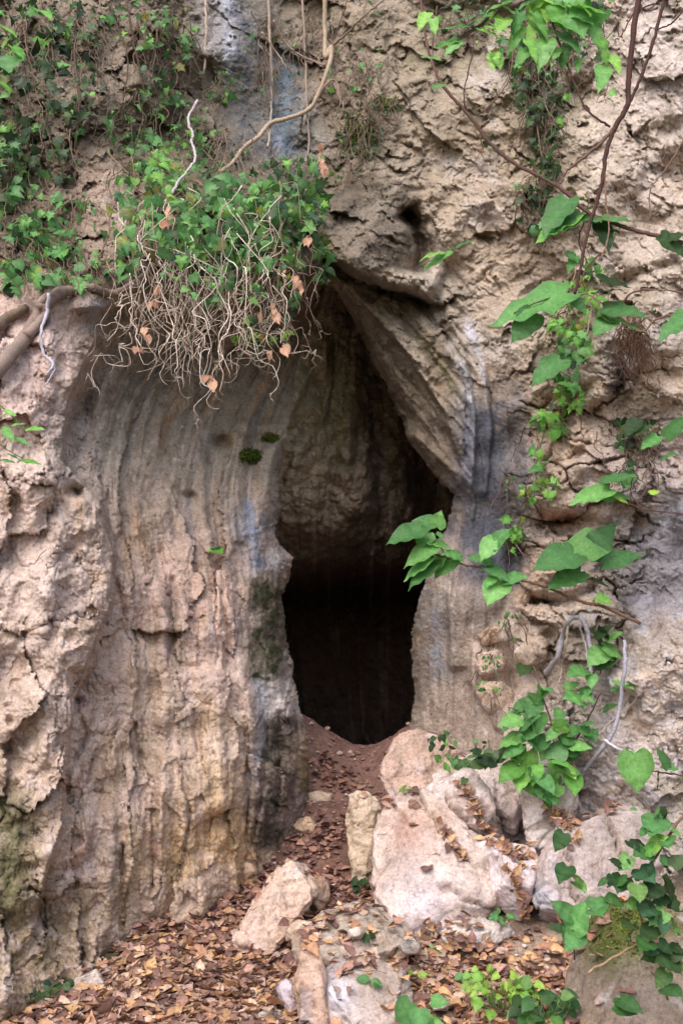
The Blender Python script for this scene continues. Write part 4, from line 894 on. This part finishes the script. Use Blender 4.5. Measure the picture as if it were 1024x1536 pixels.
branch('tree_branch','long dark forked branch hanging from the top right corner across the pale cliff','branch',
 [([(960,-30),(948,60),(942,120),(940,158),(922,190),(908,230),(903,270),(892,310),(880,350),(870,400),(862,440)],.016,.007,(74,50,46)),
  ([(1000,-20),(985,40),(970,90),(952,135),(940,160)],.009,.008,(74,50,46)),([(1040,-10),(1012,30),(985,45)],.005,.004,(74,50,46)),
  ([(922,190),(900,215),(870,240),(848,258),(840,275)],.009,.005,(110,84,78)),([(905,250),(908,300),(912,350),(900,390)],.006,.003,(130,104,92)),
  ([(980,5),(950,20),(930,55),(925,38)],.004,.003,(90,60,54)),([(915,190),(880,165),(855,110),(830,40),(822,0)],.006,.004,(84,60,54)),([(1030,200),(1000,250),(975,285),(975,330)],.004,.003,(120,98,90))],[],'mid',Y=4.9)
branch('leafy_branch','thin slanting branch carrying drooping leaves before the middle of the right cliff','branch',
 [([(628,-20),(637,50),(648,95),(665,130),(700,170),(735,215),(770,245),(815,268),(850,290),(880,318),(920,335),(960,348),(990,355),(1040,368)],.008,.012,(110,84,78)),
  ([(655,10),(650,50),(648,95)],.004,.003),([(700,170),(695,140),(706,90),(712,40)],.004,.003,(84,58,54)),([(722,170),(750,140),(765,110),(770,60)],.004,.003,(130,104,94)),([(880,318),(868,360),(880,395)],.004,.003)],
 [(850,300,812,350,.9,'mid'),(872,322,830,345,.9),(890,330,955,325,.7,'mid'),(880,332,935,345,.9,'dark'),(862,325,800,360,.9,'bright'),(855,345,810,350,.8),(900,335,915,375,.8,'dark'),(875,318,905,300,.7,'dark'),(850,380,880,400,.7),(862,385,850,410,.8,'mid'),(990,355,1035,385,1.3,'dark'),(1000,360,1030,345,1,'dark')],'mid',Y=5.2)
branch('leafy_branch','bright leafy branch entering at the top edge right of centre','branch',
 [([(670,80),(690,58),(720,38),(750,15),(790,0),(830,-15)],.010,.010,(110,92,90)),([(715,55),(735,25)],.007,.005,(170,160,160)),([(760,10),(780,-10),(820,-30)],.006,.006)],
 [(730,40,765,45,1.1,'bright'),(720,45,755,55,1,'bright'),(690,60,645,70,.8,'bright'),(700,40,655,40,.8,'mid'),(740,80,738,108,.9,'bright'),(760,5,720,15,.9,'mid'),(810,0,800,50,1,'bright'),(830,10,850,50,1,'bright'),(850,0,880,60,1,'mid'),(860,10,920,15,.9,'bright'),(830,30,870,45,1,'bright'),(780,40,760,85,.5,'bright'),
  (790,60,810,95,.6,'bright'),(800,20,830,65,.8,'mid'),(880,0,930,-5,.9,'bright'),(840,50,880,85,.8,'mid'),(865,30,905,60,.8,'bright'),(880,20,905,80,.6,'mid'),(850,70,838,110,.8,'mid'),(900,60,915,105,.7,'bright'),(780,20,765,60,.7,'mid'),(740,20,715,50,.8,'bright'),(700,20,675,10,.7,'mid'),(640,20,625,45,.6,'bright'),(905,100,898,140,.6,'mid'),(820,60,805,110,.7,'mid'),(560,5,545,-5,.7,'mid'),(820,-10,790,20,.8,'bright'),(660,90,625,80,.7,'mid'),(668,128,642,130,.6,'mid'),(770,20,745,0,.8,'mid'),(790,75,770,100,.5,'mid')],'bright',T_BROAD,Y=4.9,dup=1)
branch('leafy_sprig','narrow two leaved sprig in front of the right side of the dark rock bulge','sprig',[([(630,398),(650,388),(680,372)],.003,.002,(90,120,60))],[(680,374,710,356,.9,'mid',T_LONG),(680,376,632,402,1,'mid',T_LONG),(668,378,628,385,.9,'bright',T_LONG)],'mid',T_LONG,Y=5.2)
branch('fig_branch','branch with rounded green leaves reaching left over the dark cave mouth','branch',
 [([(960,935),(905,910),(880,905),(850,895),(830,885),(790,872),(740,855),(700,848),(672,838),(648,830)],.010,.005,(112,84,70)),([(672,838),(655,815),(640,800)],.004,.003,(110,140,70))],
 [(652,785,618,778,1.3,'mid'),(655,790,660,766,1.4,'mid'),(632,792,578,812,.9,'mid'),(640,800,628,822,1.4,'mid'),(655,800,668,806,1.2),(650,818,604,848,.75,'mid'),(668,818,640,812,1.1,'mid'),(645,838,603,868,.8,'mid'),(652,842,610,880,.7,'mid'),(662,838,632,866,1),(680,838,650,865,1),(690,835,662,828,1),
  (735,840,700,835,1,'mid'),(735,820,765,790,1,'mid'),(730,850,765,870,.9),(755,870,790,862,1),(750,872,730,905,1.1,'mid'),(740,866,728,880,.9),(740,810,720,840,1,'mid'),(870,858,820,880,.8,'mid'),(880,835,800,838,.7,'mid',T_LONG),(900,812,820,845,.95,'mid',T_BROAD),(885,830,920,782,1.0,'mid'),(905,845,966,826,.7,'mid'),(890,870,915,880,.8,'dark'),(895,895,918,905,1.2,'bright'),(860,830,800,850,1.1,'mid')],'mid',T_HEART,Y=5.6)
branch('leafy_branch','large pale green leaves hanging before the top of the vine strand','branch',
 [([(868,430),(845,440),(800,455),(770,470)],.005,.003),([(868,430),(880,400),(900,380)],.005,.004)],
 [(850,440,735,478,.85,'mid',T_BROAD),(800,470,768,512,1.0,'mid'),(860,450,880,470,1),(890,440,935,430,1,'dark'),(900,475,970,492,.9,'mid'),(905,462,972,470,1.2,'mid'),(915,480,890,500,.9,'mid'),(1040,470,985,505,.9,'mid'),(840,540,795,575,1,'mid'),(900,420,950,428,1,'dark')],'mid',T_BROAD,Y=5.1)
branch('leafy_branch','two leaf pairs on a thin twig over the rusty red seam at right','branch',
 [([(1035,772),(1000,768),(960,762),(920,745),(905,735)],.004,.003),([(960,762),(945,735),(960,690),(985,655)],.0035,.003)],
 [(912,735,852,752,1,'mid'),(905,722,955,708,1.1,'mid'),(900,745,945,742,.9,'mid'),(920,745,945,755,.6,'lime'),(975,740,990,735,.7,'lime'),(1000,655,1030,620,1.2,'mid'),(985,655,960,672,1,'mid'),(950,650,980,635,1,'dark'),(955,630,935,655,.9,'dark'),(1010,680,985,690,.6)],'mid',T_HEART,Y=5.35)
creeper('leafy_shrub','small dark leaved tuft growing from the crevice left of the two floating leaf pairs','shrub',[(950,650,40,24,50,.045),(960,690,24,20,24,.04),(935,715,16,14,14,.04)],[],'dark',nst=30,tpl=T_HEART)
creeper('leafy_shrub','low ferny green tuft in the niche left of the arched grey root','shrub',[(765,940,18,22,60,.022),(735,985,14,20,40,.022),(735,1030,18,14,30,.03)],[],'mid',nst=10,tpl=T_OVAL,lift=(.1,.2))
creeper('creeping_plant','tiny green tuft rooted on the slate coloured pillar right of the brow','creeper',[(757,718,13,16,34,.028)],[],'mid',nst=10,tpl=T_OVAL,lift=(.02,.08))
branch('sapling','bushy green sapling with heart shaped leaves before the right wall above the white rocks','sapling',
 [([(870,1165),(850,1130),(830,1090),(815,1050),(800,1000)],.008,.004,(120,98,84)),([(850,1130),(880,1080),(900,1040)],.006,.004),([(830,1090),(790,1070),(760,1060)],.005,.003),([(860,1150),(820,1150),(780,1140),(740,1125)],.005,.003),([(865,1160),(840,1180),(820,1200)],.005,.003),([(870,1165),(860,1200),(845,1240),(820,1270)],.004,.003,(150,128,110))],
 [(u+R.normal()*3,v+R.normal()*3,u+tu,v+tv,.9+.3*R.rand(),k) for (u,v,tu,tv,k) in
 [(790,1055,-30,15,'mid'),(805,1045,20,-12,'mid'),(775,1080,-35,8,'mid'),(810,1075,-10,28,'mid'),(830,1090,32,5,'bright'),(850,1095,35,-8,'mid'),(800,1090,-32,30,'mid'),(760,1085,-12,14,'mid'),(840,1075,-8,-20,'mid'),(780,1110,-40,10,'mid'),(765,1130,-38,18,'dark'),(790,1130,5,45,'bright'),(800,1150,-25,40,'bright'),
  (820,1140,35,12,'bright'),(840,1150,40,10,'mid'),(810,1165,25,30,'mid'),(790,1160,20,42,'mid'),(830,1165,-8,48,'mid'),(855,1120,38,0,'mid'),(870,1095,28,8,'mid'),(820,1110,-28,22,'mid'),(850,1140,-30,-22,'mid'),(770,1150,-28,25,'bright'),(740,1140,-34,-4,'dark'),(820,1195,10,25,'mid'),(855,1165,10,32,'bright'),(785,1085,28,-18,'mid'),(880,1110,20,-22,'mid'),
  (870,1050,-28,-6,'mid'),(850,1035,24,-14,'mid'),(812,1060,-22,-26,'mid'),(800,1000,-22,6,'dark'),(880,985,28,10,'mid'),(870,1000,-24,14,'mid'),(835,1135,14,-34,'mid'),(800,1120,-22,-24,'mid'),(700,1140,-18,10,'dark'),(720,1135,-20,-12,'dark')]],'mid',T_HEART,Y=5.65,dup=1)
branch('ivy_sprig','cluster of small round leaves between the arched and the straight grey roots','ivy',[([(900,1010),(905,980),(900,950)],.004,.003)],
 [(905,975,880,998,1.1,'mid'),(905,970,935,985,1.2,'mid'),(900,965,885,940,1,'dark'),(910,960,935,945,1.2,'mid'),(895,955,918,935,1,'dark'),(915,985,890,1005,1.2,'dark'),(900,985,925,990,1,'mid'),(905,955,900,935,1,'dark'),(925,1020,950,1030,1,'mid'),(935,1030,915,1035,1,'mid'),(888,1050,870,1045,.9,'mid'),(960,1030,940,1020,.8,'dark'),(905,1065,925,1055,.7,'dark')],'mid',T_HEART,Y=5.62)
branch('ivy_sprig','three large dark heart shaped leaves near the right edge beside the straight root','ivy',[([(1030,1165),(1000,1160),(970,1155)],.004,.003)],[(950,1130,958,1190,1.35,'mid'),(1000,1150,985,1120,1.1,'mid'),(1010,1150,990,1150,1.3,'mid'),(985,1160,988,1185,1.2,'dark')],'mid',T_HEART,Y=5.0)
creeper('creeping_plant','low dark creeper on the ledge between the cave threshold boulder and the sapling','creeper',[(690,1140,30,12,40,.04),(660,1110,20,10,20,.035),(720,1120,14,10,14,.035)],[],'dark',nst=10,tpl=T_OVAL,lift=(.45,.6))
branch('ivy_plant','trailing ivy with large dull green leaves covering the mossy boulder','ivy',
 [([(1040,1200),(1005,1250),(975,1300),(960,1350),(965,1400),(990,1450),(1000,1500)],.006,.004,(120,96,76)),([(975,1300),(940,1320),(910,1330)],.004,.003),([(880,1460),(930,1430),(975,1405)],.006,.004,(150,126,104))],
 [(u+R.normal()*3,v+R.normal()*3,u+tu,v+tv,.95+.35*R.rand(),k) for (u,v,tu,tv,k) in
 [(955,1275,30,12,'dark'),(945,1290,-22,20,'mid'),(960,1300,25,25,'ivy'),(975,1270,28,-20,'bright'),(985,1250,-25,-15,'mid'),(990,1290,22,10,'mid'),(940,1320,-28,10,'ivy'),(955,1325,5,32,'ivy'),(975,1330,30,8,'ivy'),(930,1300,-20,-14,'dark'),(985,1345,32,5,'ivy'),(1000,1330,22,25,'dark'),(960,1350,-26,14,'ivy'),(970,1355,12,30,'ivy'),
  (990,1370,-22,20,'mid'),(1005,1385,20,20,'ivy'),(980,1395,-22,22,'ivy'),(990,1410,25,25,'ivy'),(1010,1420,-12,32,'dark'),(990,1430,-34,8,'ivy'),(1015,1440,12,30,'ivy'),(1000,1460,-20,26,'ivy'),(1000,1480,28,15,'ivy'),(930,1500,40,20,'ivy'),(950,1385,-10,24,'dark'),(1010,1300,15,-22,'dark'),(1000,1220,-22,14,'dark'),(985,1225,-14,30,'mid'),
  (1010,1240,14,14,'mid'),(920,1310,-10,24,'ivy'),(1015,1350,-20,14,'dark'),(965,1240,-8,18,'mid'),(895,1355,10,26,'mid')]],'ivy',T_HEART,Y=4.1,dup=1)
branch('ivy_sprig','pair of folded pointed leaves standing left of the mossy boulder','ivy',[([(860,1440),(862,1400),(855,1370)],.004,.003)],[(858,1375,826,1350,.9,'mid'),(850,1395,818,1388,.7,'dark'),(868,1400,848,1425,1.0,'mid'),(860,1395,878,1350,1.0,'mid'),(850,1390,852,1426,.8,'mid'),(845,1250,832,1278,1.1,'ivy'),(875,1330,858,1310,.8,'ivy'),(850,1300,838,1322,.9,'ivy'),(862,1322,880,1336,.9,'mid')],'mid',T_HEART,Y=4.4)
def ground_plant(name,label,cat,u,v,Y,n,spread,size,key,tpl=T_HEART,h=.12):
    p0=at(u,v,Y); r=BV.ray_cast(Vector((p0[0],p0[1],p0[2]+.6)),Vector((0,0,-1)),3); b=np.array(r[0][:]) if r[0] is not None else p0
    hh_=plant(name,label,cat,b); T=Tubes();L=Leaves()
    for _ in range(n):
        a=R.rand()*6.283; q=spread*math.sqrt(R.rand()); top=b+np.array([q*math.cos(a),q*math.sin(a),h*(.4+.8*R.rand())])
        T.add(wander(b+R.normal(size=3)*.01,top,5,.1),.0022,.0012,lin((90,110,60)),4)
        L.add(top,(math.cos(a)*.8+R.normal()*.3,math.sin(a)*.5-.4,-.3+R.normal()*.3),(R.normal()*.3,-.7,.8),size*(.7+.6*R.rand()),tpl,gc(key),pet=0)
    T.build('stem',M_BARK,hh_); L.build('foliage',M_LEAF,hh_); return hh_
gp_='small green plants on the ground'
for a in [('lime green leafy plant at the bottom edge right of centre, brightest of the ground plants',752,1462,4.55,46,.17,.042,'lime',T_BROAD,.15),
  ('darker green plant with thin stems touching the right side of the lime green plant',815,1500,4.4,34,.13,.055,'ivy',T_HEART,.15),
  ('four broad leaves on one stem left of the lime green plant',632,1490,4.4,7,.07,.085,'mid',T_HEART,.12),
  ('dark leaved seedling at the foot of the upright pale slab',543,1345,5.75,9,.05,.045,'dark',T_HEART,.07),
  ('pair of green leaves lying on the flat grey rock top',556,1450,4.62,3,.03,.06,'mid',T_OVAL,.03),
  ('small dark seedling on the leaves right of the flat grey rock',553,1392,5.1,5,.04,.035,'dark',T_HEART,.04),
  ('yellow green seedling below the pink and white boulder',622,1415,4.95,6,.06,.045,'lime',T_OVAL,.05),
  ('feathery green sprout at the foot of the knobbly white rock',752,1325,5.25,14,.06,.035,'mid',T_OVAL,.06),
  ('tiny two leaved sprout in front of the pink and white boulder',655,1362,5.2,4,.03,.03,'mid',T_OVAL,.03),
  ('little round leaved sprout on top of the pink and white boulder',612,1195,5.85,3,.015,.04,'bright',T_HEART,.03),
  ('soft green weeds in the leaves at the bottom left corner',50,1510,4.75,60,.16,.035,'dark',T_OVAL,.07),
  ('small dark seedling left of the flat grey rock by the leaning boulder',436,1462,4.9,7,.05,.035,'dark',T_OVAL,.03),
  ('green seedling at the foot of the broad grey slab',700,1420,4.9,8,.06,.04,'mid',T_OVAL,.05)]:
    ground_plant('seedling',a[0],'plant',*a[1:8],tpl=a[8],h=a[9]); col.objects
for o in list(col.objects):
    if o.name.startswith('seedling') and o.parent is None: o['group']=gp_
branch('leafy_sprig','tiny bright green sprout on the bare left alcove wall','sprig',[([(323,832,sdepth(323,832)-.01),(323,824,sdepth(323,824)-.05)],.002,.002,(80,120,50))],[(322,824,312,826,1,'bright',T_HEART),(324,824,334,828,1,'bright',T_HEART),(323,824,326,818,1,'mid',T_HEART)],'bright',Y=sdepth(323,824)-.05)
branch('leafy_sprig','feathery sprig of narrow green leaves at the left edge over the pink rock','sprig',[([(-10,600,4.9),(20,625,4.9),(40,650,4.9)],.003,.002,(90,110,60)),([(-10,660,4.9),(20,680,4.9),(50,695,4.9)],.003,.002,(90,110,60))],
 [(5,615,25,622,1,'bright',T_LONG),(15,640,40,632,1,'mid',T_LONG),(35,645,66,640,1,'bright',T_LONG),(20,655,45,665,1,'mid',T_LONG),(10,680,35,690,1,'mid',T_LONG),(30,690,62,694,1,'bright',T_LONG),(5,640,20,660,1,'mid',T_LONG),(0,628,10,618,1,'mid',T_LONG),(0,690,25,692,1,'mid',T_LONG)],'mid',T_LONG,Y=4.9)
branch('leafy_branch','out of focus bright green leaves hanging at the far top left edge','branch',[([(-20,20,4.6),(10,50,4.6),(20,90,4.6)],.004,.003)],[(5,40,28,55,1.2,'bright'),(15,55,0,75,1.2,'bright'),(15,80,30,60,1.1,'bright'),(18,85,12,105,1.1,'mid'),(20,70,40,88,.9,'bright'),(60,15,78,25,.7,'bright')],'bright',T_HEART,Y=4.6)

# moss mat on the corner boulder
mb=[o for o in col.objects if o.get('label','').startswith('mossy dark boulder')][0]; L=Leaves()
for _ in range(4200):
    u=945+R.normal()*42; v=1388+R.normal()*26+(u-945)*.12
    if perlin(np.array([[u/24,v/24,8.8]],f32))[0]<-.18: continue
    dd=at(u,v,1.0)-np.array([0,0,CZ]); dd/=np.linalg.norm(dd); r=BV.ray_cast(Vector((0,0,CZ)),Vector(dd),7)
    if r[0] is None or r[0].y>5.2: continue
    L.add(np.array(r[0][:])+dd*.004,(R.normal(),-.3+R.normal()*.4,.5+R.normal()*.5),np.array(r[1][:])+R.normal(size=3)*.6,.008+.014*R.rand(),T_LONG,lin((96,108,44))*(.5+1.0*R.rand()),pet=0)
L.build('moss',M_MOSS,mb)
# ------------------------------------------------------------ fallen leaves
D_=Leaves()
litA=[(168,128,100),(152,114,92),(178,142,108),(130,100,88),(154,122,110),(120,90,82),(176,142,104),(164,140,130),(108,82,76),(182,156,136)]
litB=[(120,90,82),(108,80,74),(132,98,86),(98,72,66),(142,108,96),(152,118,102)]
def lay(x,y,prob_slope=.5,palette=None,size=1.0):
    r=BV.ray_cast(Vector((x,y,2.2 if y>5.5 else 1.2)),Vector((0,0,-1)),4)
    if r[0] is None: return False
    n=r[1]; n=n if n.z>0 else -n
    if r[2]>=NGF and (n.z<.86 or R.rand()>.22): return False
    if n.z<prob_slope: return False
    p=np.array(r[0][:])
    if p[2]>.9: return False
    up=np.array(n[:])+R.normal(size=3)*.27; up/=np.linalg.norm(up); a=R.rand()*6.283
    pal=palette; c=lin(pal[R.randint(len(pal))])*(.75+.5*R.rand())
    D_.add(p+np.array([0,0,.004+.018*R.rand()]),(math.cos(a),math.sin(a),R.normal()*.15),up,size*(.026+.046*R.rand()),T_HEART if R.rand()<.5 else T_OVAL,c,cup=.35*R.normal(),bend=.3*R.normal(),fold=.15+.35*R.rand(),pet=.3 if R.rand()<.3 else 0); return True
n=0;tries=0
while n<13000 and tries<90000:
    tries+=1; x=-1.75+3.2*R.rand(); y=4.1+3.0*R.rand()**1.25
    cen=-.62+.30*(y-4.6)                       # path axis
    dens=math.exp(-((x-cen)/.62)**4) if y>4 else 0
    if x>cen+.5: dens=max(dens,.5*float(sm(7.0,6.0,y)))
    pz=float(perlin(np.array([[x*2.2,y*2.2,3.3]],f32))[0]); dens*=1.0 if y<5.6 else max(.01,.75+pz*1.2-(y-5.6)*.75-(x-cen)*1.2)
    if x>.25: dens=min(1,dens*(1.5+pz*2.2)) if y<5.3 else dens*(.4+pz*1.5)
    if R.rand()>dens: continue
    pal=litA if R.rand()>float(sm(5.0,6.0,y)) else litB
    if lay(x,y,.55 if x>-.2 else .3,pal,1.0 if y<6 else .9): n+=1
print('litter',n,tries)
# drifts caught in the cracks of the boulder pile
for (u0,v0,u1,v1,w,m,Y0) in [(690,1178,740,1262,9,170,5.75),(660,1235,692,1290,6,70,5.6),(745,1262,800,1290,14,90,5.62),(770,1300,790,1390,10,110,5.45),(830,1215,870,1265,16,80,5.55),(620,1400,760,1430,22,170,5.0),(860,1140,900,1200,16,40,5.7),(840,1380,870,1420,14,40,4.8)]:
    for _ in range(int(m*.5)):
        t=R.rand(); u=u0+(u1-u0)*t+R.normal()*w*.4; v=v0+(v1-v0)*t+R.normal()*w*.4
        d=at(u,v,1.0)-np.array([0,0,CZ]); d/=np.linalg.norm(d); r=BV.ray_cast(Vector((0,0,CZ)),Vector(d),12)
        if r[0] is None: continue
        p=np.array(r[0][:]); a=R.rand()*6.283
        if abs(p[1]-Y0)>1.0: continue
        c=lin(litA[R.randint(len(litA))])*(.7+.5*R.rand())
        D_.add(p-d*.012,(math.cos(a),-.2,math.sin(a)*.6),np.array(r[1][:])+R.normal(size=3)*.4+np.array([0,-.2,.5]),.022+.03*R.rand(),T_HEART if R.rand()<.5 else T_OVAL,c,cup=.4*R.normal(),bend=.3*R.normal(),fold=.6,pet=0)
lit=D_.build('leaf_litter',M_DEAD); tag(lit,'brown and orange fallen leaves covering the path and lying between the boulders','fallen leaves',kind='stuff')
# small debris: pebbles and twigs on the earth
tw=Tubes()
for _ in range(160):
    x=-1.3+2.4*R.rand(); y=4.4+2.8*R.rand(); r=BV.ray_cast(Vector((x,y,2)),Vector((0,0,-1)),4)
    if r[0] is None or r[0].z>.8: continue
    p=np.array(r[0][:])+[0,0,.02]; a=R.rand()*6.28; l=.04+.1*R.rand(); tw.add(wander(p,p+np.array([math.cos(a)*l,math.sin(a)*l,R.normal()*.02]),4,.08),.002,.0012,lin((120,96,80))*(.6+.7*R.rand()),4)
# loose gravel and crumbs of limestone
gV=[];gF=[];gC=[];gn_=0
ico=bmesh.new(); bmesh.ops.create_icosphere(ico,subdivisions=1,radius=1); iv=np.array([v.co[:] for v in ico.verts]); if_=[[v.index for v in f.verts] for f in ico.faces]; ico.free()
for _ in range(1500):
    x=-1.4+2.9*R.rand(); y=4.3+3.1*R.rand(); r=BV.ray_cast(Vector((x,y,2)),Vector((0,0,-1)),4)
    if r[0] is None or r[0].z>.9 or r[2]>=NGF: continue
    s=.006+.022*R.rand()**3
    V=iv*(1+.5*(R.rand(len(iv),1)-.5))*np.array([1,.6+.6*R.rand(),.4+.4*R.rand()])*s; t=R.rand()*6.28
    V=V@np.array([[math.cos(t),math.sin(t),0],[-math.sin(t),math.cos(t),0],[0,0,1]])+np.array(r[0][:])+[0,0,.012]
    gV.append(V); gF+=[[i+gn_ for i in q] for q in if_]; gC.append(np.ones((len(V),3))*lin([(196,176,164),(170,146,130),(214,200,196),(150,124,108)][R.randint(4)])); gn_+=len(V)
tag(mesh_obj('gravel',np.concatenate(gV),gF,M_ROCK,None,np.concatenate(gC),smooth=False),'pale crumbs of limestone scattered on the earth and leaves',kind='stuff')
tag(tw.build('twig_litter',M_BARK),'thin broken twigs scattered over the fallen leaves','twigs',kind='stuff')
# ------------------------------------------------------------ camera, light, sky
cam=bpy.data.cameras.new('camera'); co_=bpy.data.objects.new('camera',cam); col.objects.link(co_)
co_.location=(0,0,CZ); co_.rotation_euler=(math.pi/2+PITCH,0,0)
cam.sensor_fit='VERTICAL'; cam.sensor_height=36; cam.lens=36*FPX/1536; cam.clip_end=400; cam.clip_start=.05
scene.camera=co_
wd=bpy.data.worlds.new('World'); scene.world=wd; wd.use_nodes=True; nt=wd.node_tree
bg=nt.nodes['Background']; sky=nt.nodes.new('ShaderNodeTexSky'); sky.sky_type='NISHITA'; sky.sun_disc=False
EL=math.radians(50); AZ=math.radians(SUNAZ)      # azimuth measured from +Y clockwise
sky.sun_elevation=EL; sky.sun_rotation=AZ; sky.air_density=1.0; sky.dust_density=4.0; sky.ozone_density=.6
nt.links.new(sky.outputs[0],bg.inputs[0]); bg.inputs[1].default_value=.15
sun=bpy.data.lights.new('sun','SUN'); so=bpy.data.objects.new('sun',sun); col.objects.link(so)
sun.energy=1.15; sun.angle=math.radians(60); sun.color=(1,.96,.91)
d=Vector((math.sin(AZ)*math.cos(EL),math.cos(AZ)*math.cos(EL),math.sin(EL)))
so.rotation_euler=d.to_track_quat('Z','Y').to_euler()
scene.view_settings.view_transform='Standard'; scene.view_settings.look='None'; scene.view_settings.gamma=1
scene.view_settings.exposure=EXPO
scene.render.engine='CYCLES'
scene.cycles.max_bounces=12; scene.cycles.diffuse_bounces=8
